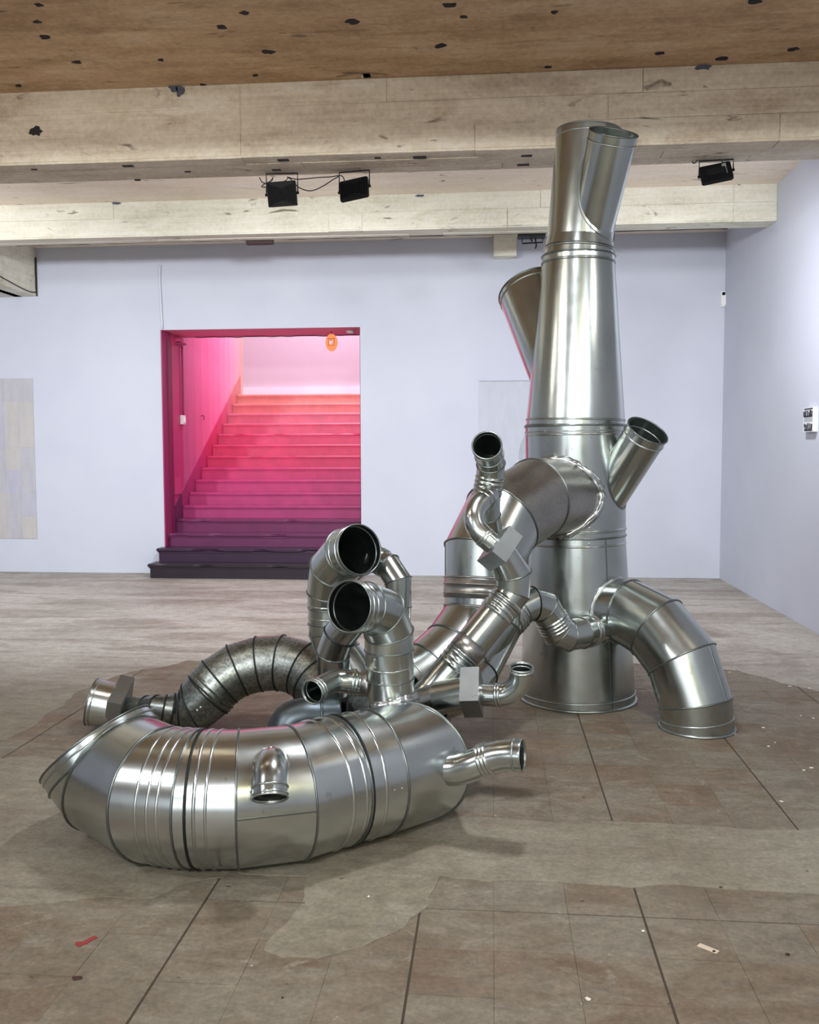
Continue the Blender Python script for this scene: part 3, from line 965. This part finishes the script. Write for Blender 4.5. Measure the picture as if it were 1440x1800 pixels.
def damper(Cc, a, side, thick, phi, part, mat=BOXM):
    a = a.normalized(); tc = (EYE - Cc); c = (tc - a * tc.dot(a)).normalized(); e = a.cross(c)
    if e.z < 0: e = -e
    n1 = (c * math.cos(phi) + e * math.sin(phi)).normalized(); n2 = a.cross(n1).normalized()
    bm = bmesh.new()
    bmesh.ops.create_cube(bm, size=1)
    for v in bm.verts: v.co = Cc + a * v.co.x * thick + n1 * v.co.y * side + n2 * v.co.z * side
    bmesh.ops.bevel(bm, geom=bm.edges[:], offset=.0022, segments=2)
    bmesh.ops.recalc_face_normals(bm, faces=bm.faces[:])
    me = bpy.data.meshes.new('damper_box'); bm.to_mesh(me); bm.free()
    o = link('damper_box', me, mat, part)
    return o


bc = aY(209, 1243, 4.87)
ax = Vector((.944, .15, -.22)).normalized()
damper(bc, ax, .25, .078, math.radians(50), coil)['label'] = 'square steel damper box at the thin end'
drum, _ = duct('end_drum', [(bc - ax * .03, .126), (bc - ax * .15, .128)], GALV2, open_end=True, rimw=.02, label='short open drum at the far left end')

# ---- front coil
z0 = .252
pts = [(282, 1396), (345, 1402), (353, 1402), (421, 1402), (515, 1392), (592, 1371), (600, 1369), (656, 1357), (722, 1338)]
st_ = [S(170, 1308, 3.548, .249), S(185, 1330, 3.537, .250), S(208, 1360, 3.522, .250)] + [Z(x, y, z0, .25) for x, y in pts] + [S(731, 1302, 4.03, .17)]
front, fpa = duct('front_coil_duct', st_, GALV2, seam=.0048, open_start=True, skip=(), dark=(5, 9), rimw=.025,
                  beads=[(3, .25, .004), (3, .55, .0045), (3, .8, .0045), (5, .22, .0045), (5, .5, .004), (7, .55, .0045), (7, .85, .004), (9, .45, .0045)],
                  label='wide front duct coiling along the floor')
lap(fpa, 6, 470, 1437, front, .003)


def front_trunk(i):
    L = (fpa.P[i + 1] - fpa.P[i]).length
    return (fpa.P[i], fpa.d[i], .25, L, .25)


for px, py in ((430 + 263, 1387), (706, 1384)):
    X, nn = on_surface(fpa, 9, px, py); screw(X, nn, front, .004)
# short hooded outlet on the front
hood, hp = duct('hooded_outlet', [S(477, 1362, 3.36, .060), S(477, 1347, 3.21, .060), S(477, 1345, 3.135, .060), S(476, 1362, 3.075, .060), S(475, 1383, 3.045, .060), S(475, 1403, 3.022, .0605)],
                GALV2, smooth=True, open_end=True, rimw=.036, beads=[(-2, .2, .003)], label='small hooded outlet opening downward')
weld(front_trunk(6), hp.P[0], hp.d[0], .06, hood, .004, GALV2, .2, name='saddle_seam')
# low outlet on the right
low, wp = duct('side_outlet', [S(728, 1352, 3.78, .064), S(752, 1352, 3.66, .064), S(780, 1353, 3.62, .064), S(806, 1352, 3.60, .064), S(830, 1345, 3.58, .063), S(853, 1336, 3.57, .062),
                               S(878, 1329, 3.555, .0605), S(900, 1327, 3.54, .0605), S(918, 1327.5, 3.53, .0605)], GALV2, smooth=True, open_end=True, rimw=.03,
               couplings=[(25, .2, .045, 3, .004)], label='low wavy outlet pointing right')
sleeve(aY(750, 1352, 3.665), wp.d[5], .064, ridges(.03, 2, .004), FOIL, low, 'foil_collar')

# upright pipe B on the front coil
bp, bpp = duct('upright_pipe', [S(690, 1288, 3.90, .100), S(688, 1248, 3.88, .101), S(686, 1191, 3.87, .103), S(684, 1142, 3.86, .104), S(684, 1112, 3.86, .104), S(670, 1077, 3.80, .104), S(641, 1067, 3.70, .103), S(614, 1066, 3.60, .102)],
                GALV, seam=.0035, open_end=True, skip=(), rimw=.03, beads=[(2, .45, .003), (6, .45, .003)], label='upright pipe with mouth turned left, rising from the front coil')
weld(front_trunk(10), bpp.P[1], Vector((0, 0, 1)), .101, bp, .017, rough=.9)
for px, py in ((660, 1159), (659, 1174), (729, 1160)):
    X, nn = on_surface(bpp, 2, px, py); screw(X, nn, bp)
# tall pipe F behind
fp, fpp = duct('upright_pipe', [S(640, 1215, 4.60, .120), S(596, 1150, 4.65, .116), S(583, 1110, 4.66, .118), S(582, 1094, 4.66, .118), S(582, 1066, 4.66, .119), S(581, 1041, 4.65, .121), S(587, 1000, 4.60, .123), S(611, 972, 4.48, .123), S(632, 966, 4.40, .123)],
                GALV, seam=.004, open_end=True, rimw=.03, beads=[(4, .3, .004), (3, .35, .003), (7, .2, .003)], label='taller rear pipe with mouth turned right')
X, nn = on_surface(fpp, 3, 547, 1070); screw(X, nn, fp, .005)
X, nn = on_surface(fpp, 2, 547, 1083); screw(X, nn, fp, .005)
# small elbow G at its right
gp_, gpp = duct('bent_pipe', [S(697, 1190, 4.52, .06), S(700, 1066, 4.52, .066), S(700, 1021, 4.52, .066), S(683, 995, 4.56, .066), S(658, 981, 4.62, .064)], GALV, seam=.0035, open_end=True, rimw=.015,
                couplings=[(3, .55, .05, 2, .004)], label='small elbow behind the two upright mouths')
# short pipe H
hp_, hpp = duct('bent_pipe', [S(588, 1215, 4.52, .080), S(586, 1148, 4.42, .081), S(597, 1117, 4.40, .081), S(625, 1082, 4.36, .080)], GALV2, seam=.004, dark=(2,), label='short bright elbow below the mouths')
X, nn = on_surface(hpp, 1, 619, 1149)
# little outlet I
ip, ipp = duct('bent_pipe', [S(660, 1203, 3.89, .052), S(636, 1201, 3.88, .052), S(612, 1198, 3.86, .052), S(590, 1198, 3.84, .050), S(570, 1206, 3.78, .049), S(549, 1217, 3.70, .049)], GALV, smooth=True, open_end=True, rimw=.022,
                couplings=[(8, .3, .03, 2, .004)], beads=[(2, .5, .003), (-3, .5, .003)], label='little curved outlet with mouth turned left')
sleeve(ipp.P[3], ipp.d[3], .0525, [(-.04, 0), (-.04, .003), (.035, .003), (.035, 0)], WORN, ip, 'sleeve_collar')
# dark pressed elbow J
jp, jpp = duct('pressed_elbow', [S(600, 1258, 4.42, .095), S(566, 1260, 4.40, .096), S(535, 1261, 4.38, .098), S(512, 1270, 4.36, .098), S(502, 1292, 4.34, .096), S(500, 1325, 4.32, .092)], DARKZ, smooth=True,
                beads=[(5, .2, .005)], label='dark smooth elbow between the coils')

# ---- lower pair: pipe with damper M
mp, mpp = duct('branch_pipe', [S(738, 1236, 4.22, .078), S(772, 1227, 4.17, .0775), S(830, 1216, 4.12, .076)], GALV2, seam=.0005, label='pipe running right into the lower damper box')
Cm = aY(829.5, 1217, 4.12); am = (aY(870, 1219, 4.115) - aY(772, 1222, 4.14)).normalized()
damper(Cm, am, .168, .086, math.radians(27), mp)['label'] = 'square steel damper box'
ep, epp = duct('elbow_pipe', [S(842, 1220, 4.11, .051), S(872, 1222, 4.09, .051), S(893, 1219, 4.08, .052), S(909, 1206, 4.07, .052), S(916, 1190, 4.06, .051), S(917, 1173, 4.05, .051)], GALV2, smooth=True, open_end=True, rimw=.016,
                beads=[(5, .3, .004), (6, .4, .004), (-2, .3, .003), (-3, .8, .003)], label='small upturned elbow right of the lower damper box')
# ---- rising pipe N with upper damper
np_, npp = duct('rising_pipe', [S(738, 1240, 4.22, .080), S(812, 1154, 4.27, .080), S(886, 1062, 4.36, .080), S(901, 1042, 4.38, .082), S(903, 1009, 4.38, .083), S(880, 968, 4.33, .070)], GALV,
                seam=.004, couplings=[(0, .90, .085, 3, .004), (1, .93, .10, 4, .005)], beads=[(1, .02, .004)], label='pipe rising from the floor coil to the upper damper box')
sleeve(*[q for q in (frac(npp, 1, .12)[0], npp.d[1], .080)], [(-.045, 0), (-.045, .003), (.045, .003), (.045, 0)], WORN, np_, 'sleeve_collar')
for px, py in ((810, 1150), (826, 1160), (856, 1036)):
    X, nn = on_surface(npp, 1 if px > 850 else 0, px, py); screw(X, nn, np_, .005)
Cn = aY(878.5, 964.5, 4.32); an_ = (aY(903, 1000, 4.36) - aY(850, 941, 4.28)).normalized()
an_ = (aY(890, 974, 4.32) - aY(867, 955, 4.31)).normalized()
damper(Cn, an_, .166, .082, math.radians(30), np_)['label'] = 'square steel damper box'
sp, spp = duct('pressed_elbow', [S(868, 958, 4.31, .050), S(852, 944, 4.31, .050), S(838, 928, 4.32, .050), S(833, 909, 4.34, .050), S(838, 892, 4.38, .050), S(850, 878, 4.43, .050), S(862, 869, 4.50, .050)], GALV, smooth=True,
                beads=[(4, .2, .003), (5, .2, .003), (-6, .2, .004), (-4, .2, .004)], label='smooth curved pipe above the upper damper box')
tp, tpp = duct('upright_pipe', [S(856, 783, 4.36, .0685), S(860, 799, 4.47, .0690), S(863, 815, 4.54, .0690), S(862, 838, 4.56, .0690), S(856, 870, 4.57, .0690), S(857, 906, 4.59, .064), S(861, 925, 4.66, .060), S(866, 934, 4.80, .060)], GALV,
                seam=.0035, open_start=True, rimw=.02, couplings=[(3, .45, .09, 4, .004)], label='upright pipe with small round mouth facing forward')
X, nn = on_surface(tpp, 3, 849, 842); screw(X, nn, tp, .005)
X, nn = on_surface(tpp, 3, 880, 852); screw(X, nn, tp, .004)
# ---- winding pipe O to the tower
op_, opp = duct('winding_pipe', [S(768, 1240, 4.38, .082), S(815, 1222, 4.50, .085), S(846, 1184, 4.66, .088), S(893, 1096, 5.00, .088), S(914, 1072, 5.06, .088), S(937, 1061, 5.10, .088), S(958, 1068, 5.14, .088), S(970, 1089, 5.17, .088),
                                 S(981, 1110, 5.19, .088), S(1000, 1117, 5.22, .088), S(1022, 1113, 5.27, .088), S(1052, 1104, 5.44, .088)], GALV,
                seam=.0038, dark=(2, 5), couplings=[(3, .45, .07, 3, .005), (7, .3, .085, 4, .005), (10, .45, .06, 2, .006)], label='winding pipe of short gores joining the tower foot')

# ------------------------------------------------------------------ floodlights on the front beam
def floodlight(c, w_, h, yaw, roll, tiltx, label, fins=True, sticker=False):
    root = empty('floodlight', (c.x, c.y, c.z))
    tag(root, label, 'floodlight', 'black floodlights hanging from the front beam')
    R = Matrix.Rotation(yaw, 3, 'Z') @ Matrix.Rotation(roll, 3, 'Y') @ Matrix.Rotation(tiltx, 3, 'X')
    X, Y, Zv = R @ Vector((1, 0, 0)), R @ Vector((0, 1, 0)), R @ Vector((0, 0, 1))
    o = Vector((0, 0, 0))
    bm = bmesh.new(); bmesh.ops.create_cube(bm, size=1)
    for v in bm.verts: v.co = X * v.co.x * w_ + Y * v.co.y * .035 + Zv * v.co.z * h
    bmesh.ops.bevel(bm, geom=bm.edges[:], offset=.008, segments=2)
    me = bpy.data.meshes.new('housing'); bm.to_mesh(me); bm.free()
    link('housing', me, BLACK, root)
    m = MB().obox(o + Y * .019, X, Y, Zv, w_ * .44, .002, h * .42); m.build('lens', GLASSY, root)
    m = MB()
    if fins:
        n = 17
        for k in range(n):
            x = (k - (n - 1) / 2) / (n - 1) * w_ * .9
            hh = h * .44
            m.obox(o + X * x - Y * .024 - Zv * h * .02, X, Y, Zv, .0016, .009, hh * (.55 + .45 * abs(k - 8) / 8))
        m.build('cooling_fins', BLACK2, root)
    else:
        m.obox(o - Y * .022, X, Y, Zv, w_ * .3, .006, h * .2)
        m.build('driver_box', BLACK2, root)
    if sticker:
        MB().obox(o - Y * .019 + X * w_ * .28 + Zv * h * .28, X, Y, Zv, .014, .0012, .02).build('sticker', Mat('sticker_grey', lin((150, 150, 150)), .5).m, root)
        MB().obox(o - Y * .019 + X * w_ * .33 + Zv * h * .02, X, Y, Zv, .003, .0012, .03).build('sticker', Mat('sticker_strip', lin((120, 120, 120)), .5).m, root)
    # U bracket up to the beam
    zt_ = FBZ - .010 - c.z
    L, Rr = X * (-w_ / 2 - .010), X * (w_ / 2 + .010)
    m = MB()
    m.tube([L, Vector((L.x, L.y, zt_)), Vector((Rr.x, Rr.y, zt_)), Rr], .0055, 6)
    m.build('bracket', BLACK, root)
    for q in (L, Rr): MB().tube([q - X * .009, q + X * .009], .010, 8).build('knob', BLACK, root)
    return root


FY = 6.86
fl = [
    (aY(496, 341, FY), .215, .175, .03, math.radians(-3), math.radians(8), 'black finned floodlight on the beam, farthest left of the three', True, False),
    (aY(623, 333, FY), .215, .16, -.15, math.radians(-8), math.radians(-20), 'tilted black floodlight on the beam, middle one of the three', True, False),
    (aY(1259, 305, FY), .215, .14, -.1, math.radians(-9), math.radians(-24), 'black floodlight with grey stickers near the right wall', False, True)]
for a in fl: floodlight(*a)


def cable(name, pts, r, label, mat=CABLE, cat='cable', group=None):
    P = [Vector(p) for p in pts]; out = []
    n = len(P)
    for i in range(n - 1):
        p0, p1, p2, p3 = P[max(i - 1, 0)], P[i], P[i + 1], P[min(i + 2, n - 1)]
        for q in range(6):
            t = q / 6
            out.append(.5 * ((2 * p1) + (-p0 + p2) * t + (2 * p0 - 5 * p1 + 4 * p2 - p3) * t * t + (-p0 + 3 * p1 - 3 * p2 + p3) * t ** 3))
    out.append(P[-1])
    o = MB().tube(out, r, 6).build(name, mat, None, smooth=True)
    return tag(o, label, cat, group)


C_ = lambda L, Y: [aY(x, y, Y) for x, y in L]
cable('cable', C_([(505, 311), (512, 316), (525, 329), (540, 335), (553, 334), (570, 326), (585, 316), (596, 310)], 6.85), .004, 'black cable sagging between the two left floodlights')
cable('cable', C_([(505, 311), (520, 315), (540, 314), (560, 312), (580, 311), (600, 309), (606, 318), (607, 322)], 6.88), .004, 'black cable running tight along the beam between the two left floodlights')
cable('cable', C_([(456, 312), (461, 320), (468, 322), (476, 318), (480, 312), (477, 318), (466, 323), (460, 328), (466, 329), (474, 328)], 6.85), .004, 'looped black cable left of the finned floodlight')
cable('cable', C_([(507, 311), (504, 316), (499, 319), (494, 322)], 6.85), .0035, 'short black cable end over the finned floodlight')
cable('cable', C_([(1217, 284), (1221, 287), (1229, 280), (1245, 278), (1260, 278), (1268, 281), (1271, 288)], 6.85), .004, 'black cable curling onto the right floodlight')

r_ = empty('wire_stub', tuple(aY(650, 128, FB0 - .05)))
tag(r_, 'pale cable ends and clamp sticking out where ceiling meets the front beam', 'cable')
PALE = Mat('pale_wire', lin((205, 195, 180)), .6).m
for L in ([(637, 138), (637, 122), (650, 118), (668, 122), (690, 121), (716, 119)], [(650, 132), (658, 127), (664, 121)]):
    o = MB().tube([aY(x, y, FB0 - .05) for x, y in L], .006, 6).build('wire', PALE, None, smooth=True); parent_keep(o, r_)
q0 = aY(644, 124, FB0 - .05)
o = MB().box(q0.x - .02, q0.x + .03, FB0 - .09, FB0 - .02, q0.z - .02, CZ).build('clamp', Mat('clamp_beige', lin((150, 135, 115)), .7).m); parent_keep(o, r_)

# bracket of a lamp behind the back beam, and dark socket strip
r_ = empty('lamp_bracket', tuple(aY(935, 420, 9.75)))
tag(r_, 'black metal lamp bracket behind the back beam left of the tower top', 'bracket')
for nm, L in (('arm', [(918, 421), (918, 428), (954, 426), (954, 414)]), ('hook', [(941, 418), (943, 432), (941, 437)]), ('arm', [(930, 414), (936, 425)])):
    o = MB().tube(C_(L, 9.75), .008, 6).build(nm, BLACK); parent_keep(o, r_)
p0, p1 = aY(910, 413, 9.75), aY(958, 419, 9.75)
o = MB().box(p0.x, p1.x, BB1, 9.78, p1.z, BBZ + .06).build('mounting_plate', BLACK); parent_keep(o, r_)
p0, p1 = aY(434, 424, 9.68), aY(480, 429, 9.68)
tag(MB().box(p0.x, p1.x, 9.64, 9.72, p1.z, BBZ + .01).build('fixing_plate', Mat('rusty_plate', lin((60, 42, 38)), .7).m), 'rusty fixing plate under the back beam above the stairs', 'plate')

# cables on the side beam at the left
cable('cable', [Vector((P1.x + .012, YW - .03, z)) for z in (3.98, 3.8, 3.62, P1.z + .05)] + [Vector((P1.x + .012, YW - .3, P1.z + .03)), Vector((P1.x + .012, YW - 1.0, P1.z + .10))], .007,
      'black cable clipped down the side beam at the far left')
q = aY(63, 470, YW).x
cable('cable', [Vector((q + .01, YW - .012, z)) for z in (4.0, 3.8, 3.6, P1.z)], .008, 'straight black cable on the wall beside the side beam')
q = aY(281, 500, YW - .02)
zc0, zc1 = aY(281, 430, YW - .02).z, OZ
cable('conduit', [Vector((q.x + .01, YW - .02, CZ - .25)), Vector((q.x, YW - .02, 3.7)), Vector((q.x + .02, YW - .02, zc1 + .01))], .011, 'white painted conduit dropping to the stair opening', Mat('painted_conduit', (.66, .69, .75, 1), .6).m, 'conduit')

# ------------------------------------------------------------------ stairwell fittings
zl = OZ
pts = [Vector((x, YW + WALL_T - .05, zl - .008 - .014 * abs(math.sin(x * 5.1)) * (1 if k % 2 else .4))) for k, x in enumerate([OX0 + .22 + j * .115 for j in range(20)])]
cable('cable', pts, .005, 'thin cable sagging along the back of the lintel')
pk = Mat('pink_painted_fitting', lin((186, 44, 106)), .5).m
pk2 = Mat('dark_pink_fitting', lin((140, 24, 82)), .5).m
r_ = empty('junction_box', tuple(aX(318, 600, OX0)))
tag(r_, 'pink painted junction box under the lintel on the stair wall', 'junction box')
A, B = aX(313, 594, OX0 + .05), aX(325, 607, OX0 + .05)
for nm, bx_, mm in (('housing', (OX0, OX0 + .07, A.y, A.y + .16, B.z + .02, A.z), pk), ('bracket', (OX0, OX0 + .13, A.y + .03, A.y + .10, B.z - .02, B.z), pk2)):
    o = MB().box(*bx_).build(nm, mm); parent_keep(o, r_)
T_ = aX(320, 608, OX0 + .03); Bm = aX(323, 738, OX0 + .03)
yv = T_.y
cable('conduit', [Vector((OX0 + .03, yv, T_.z)), Vector((OX0 + .03, yv, Bm.z))], .014, 'pink painted conduit running down the stair wall to the switch', pk2, 'conduit')
r_ = empty('light_switch', (OX0, yv, Bm.z))
tag(r_, 'white switch box at the bottom of the pink conduit', 'switch')
o = MB().box(OX0, OX0 + .045, yv - .05, yv + .05, Bm.z - .06, Bm.z + .06).build('back_box', WHITEP); parent_keep(o, r_)
o = MB().box(OX0 + .045, OX0 + .055, yv - .02, yv + .03, Bm.z - .035, Bm.z + .035).build('rocker', Mat('rocker_white', (.95, .93, .95, 1), .3).m); parent_keep(o, r_)
A, B = aX(306, 841, OX0), aX(316, 868, OX0)
tag(MB().box(OX0, OX0 + .022, min(A.y, B.y), max(A.y, B.y), B.z, A.z).build('access_panel', Mat('panel_pink', lin((200, 64, 122)), .5).m), 'small pink painted cover panel low on the stair wall', 'panel')
A = aX(354, 731, OX0)
cable('wall_hook', [A, A + Vector((.035, 0, 0)), A + Vector((.04, 0, -.03)), A + Vector((.03, 0, -.06))], .007, 'small dark hook on the pink stair wall', pk2, 'hook')
# orange oval sign
sy = YW + .35
A = aY(583, 602, sy)
rx, rz = 10.6 * sy / FPX, 15.2 * sy / FPX
bm = bmesh.new(); n = 48
f0 = [bm.verts.new((A.x + rx * math.cos(2 * PI * k / n), sy - .006, A.z + rz * math.sin(2 * PI * k / n))) for k in range(n)]
f1 = [bm.verts.new((v.co.x, sy + .006, v.co.z)) for v in f0]
bm.faces.new(f0[::-1]); bm.faces.new(f1)
for k in range(n): bm.faces.new((f0[k], f0[(k + 1) % n], f1[(k + 1) % n], f1[k]))
me = bpy.data.meshes.new('oval_sign'); bm.to_mesh(me); bm.free()
sign = link('oval_sign', me, Mat('orange_sign', lin((255, 140, 62)), .5).m)
tag(sign, 'orange oval sign hanging from the lintel over the stairs', 'sign')
dk = Mat('sign_print', lin((150, 80, 60)), .6).m; wh = Mat('sign_print_pale', lin((225, 205, 225)), .6).m
s_ = sy / FPX
def sq(x0, x1, z0_, z1_, mt, t=.008): MB().box(A.x + x0 * s_, A.x + x1 * s_, sy - t, sy - .005, A.z + z0_ * s_, A.z + z1_ * s_).build('print', mt, sign)
sq(-6, 6, 6, 7.3, dk); sq(-6, 5.5, -5.5, -4.7, dk); sq(-5.8, -5, -5, 6, dk); sq(4.8, 5.5, -5, 6, dk)
sq(-3.5, -.5, -3, 4, wh); sq(-1.5, 2.5, -1, 2.5, wh, .009); sq(-2.2, -.5, 2.5, 4.3, dk, .010); sq(3.6, 4.3, -.5, 2.5, dk, .009)
MB().tube([Vector((A.x, sy, A.z + rz - .005)), Vector((A.x, sy, OZ))], .006, 6).build('hanger', pk2, sign)
# smoke detector on the lintel soffit
A = aZ(613, 580, OZ - .01)
r_ = empty('smoke_detector', (A.x, YW + .33, OZ)); tag(r_, 'white round smoke detector under the lintel', 'smoke detector')
v, f = [], []
for zz, rr in ((0, .055), (-.018, .055), (-.03, .045), (-.036, .02)):
    v += [(rr * math.cos(2 * PI * k / 24), rr * math.sin(2 * PI * k / 24), zz) for k in range(24)]
for i in range(3):
    for k in range(24): f.append((i * 24 + k, i * 24 + (k + 1) % 24, (i + 1) * 24 + (k + 1) % 24, (i + 1) * 24 + k))
f.append(tuple(range(72, 96)))
raw('cover', v, f, WHITEP, r_, smooth=True)

# ------------------------------------------------------------------ works on the walls
def wall_panel(name, x0p, x1p, y0p, y1p, label, seedv, cols, strips, discs=False):
    A, B = aY(x0p, y0p, YW), aY(x1p, y1p, YW)
    root = MB().box(A.x, B.x, YW - .006, YW - .001, B.z, A.z).build(name, cols[0])
    tag(root, label, 'artwork')
    rnd = random.Random(seedv)
    nx, nz_ = strips
    W, H = B.x - A.x, A.z - B.z
    for i in range(nx):
        for j in range(nz_):
            x0 = A.x + W * i / nx; z0_ = B.z + H * j / nz_
            MB().box(x0 + .002, x0 + W / nx - .002, YW - .007 - .002 * rnd.random(), YW - .005, z0_ + .002, z0_ + H / nz_ - .002).build('paper_strip', rnd.choice(cols), root)
    return root, A, B


def paper(name, c, c2):
    M = Mat(name, rough=.7)
    v = M.coords((3, 1, 1))
    M.l(M.ramp(M.noise(v, 4, 5, .6), [(.35, lin(c, .76)), (.65, lin(c2, .76))]), M.b.inputs['Base Color'])
    return M.m


pc = [paper('paper_grey', (196, 196, 206), (208, 207, 214)), paper('paper_warm', (204, 201, 202), (214, 210, 208)), paper('paper_lilac', (196, 196, 214), (206, 206, 220))]
wall_panel('paper_mural', -150, 66, 667, 947, 'large pale grey patchwork paper piece on the wall at far left', 4, pc, (8, 7))
pc2 = [paper('paper_pale', (208, 214, 228), (216, 221, 234))]
rp, A, B = wall_panel('paper_mural', 842, 1062, 669, 946, 'very pale paper sheet on the wall behind the tower', 5, pc2, (1, 1))
gm = paper('grey_wash', (176, 184, 196), (200, 206, 216))
P = aY(975, 802, YW); n = 40; rr = 62 / FPX * YW
vs = [(P.x + rr * math.cos(2 * PI * k / n), YW - .010, P.z + rr * 1.05 * math.sin(2 * PI * k / n)) for k in range(n)]
vs += [(x, YW - .008, z) for x, y, z in vs]
raw('grey_disc', vs, [tuple(range(n)), tuple(range(n, 2 * n))] + [(k, (k + 1) % n, n + (k + 1) % n, n + k) for k in range(n)], gm, rp)
# grey strip painted as shade where the sheet curls at its top edge
MB().box(A.x, B.x, YW - .016, YW - .006, A.z - .012, A.z).build('top_shade_strip', paper('shade_strip_grey', (186, 192, 206), (196, 202, 214)), rp)

# sensor on the wall by the right corner
A, B = aY(1266, 513, YW), aY(1275, 540, YW)
r_ = empty('wall_sensor', ((A.x + B.x) / 2, YW, (A.z + B.z) / 2)); tag(r_, 'white wall sensor with black dome beside the right corner', 'sensor')
bm = bmesh.new(); bmesh.ops.create_cube(bm, size=1)
for v in bm.verts: v.co = Vector((v.co.x * (B.x - A.x), v.co.y * .05 - .025, v.co.z * (A.z - B.z)))
bmesh.ops.bevel(bm, geom=[e for e in bm.edges], offset=.02, segments=3)
me = bpy.data.meshes.new('housing'); bm.to_mesh(me); bm.free(); link('housing', me, WHITEP, r_)
bm = bmesh.new(); bmesh.ops.create_uvsphere(bm, u_segments=14, v_segments=8, radius=.02)
for v in bm.verts: v.co += Vector((0, -.05, .06))
me = bpy.data.meshes.new('dome'); bm.to_mesh(me); bm.free(); link('dome', me, BLACK, r_, smooth=True)

# small box picture on the right wall
y0, y1 = 8.07, 8.31
zt_, zb_ = aX(1404, 719, XR - .04).z, aX(1404, 760, XR - .04).z
pic = MB().box(XR - .04, XR, y0, y1, zb_, zt_).build('box_picture', WHITEP)
tag(pic, 'small white box canvas with black brush marks on the right wall', 'picture')
ink = Mat('black_ink', (.01, .01, .02, 1), .6).m
grw = Mat('grey_wash_ink', lin((172, 180, 188)), .6).m
H = zt_ - zb_; X0 = XR - .0405
def pr(a, b_, c, d, mt, nm='print', t=.001): MB().box(X0 - t, X0 + .0006, y0 + (y1 - y0) * a, y0 + (y1 - y0) * b_, zb_ + H * c, zb_ + H * d).build(nm, mt, pic)
pr(.04, .90, .42, .62, grw); pr(.04, .92, .92, .975, ink); pr(.04, .86, .03, .09, ink)
for a, b_, c, d in ((.06, .16, .62, .86), (.2, .34, .66, .90), (.36, .42, .64, .80), (.48, .6, .62, .88), (.68, .78, .62, .9), (.82, .98, .64, .86), (.06, .9, .61, .67),
                    (.05, .2, .12, .32), (.26, .34, .14, .34), (.42, .55, .16, .36), (.6, .72, .12, .30), (.76, .9, .18, .34), (.1, .88, .1, .14)):
    pr(a, b_, c, d, ink, t=.0016)
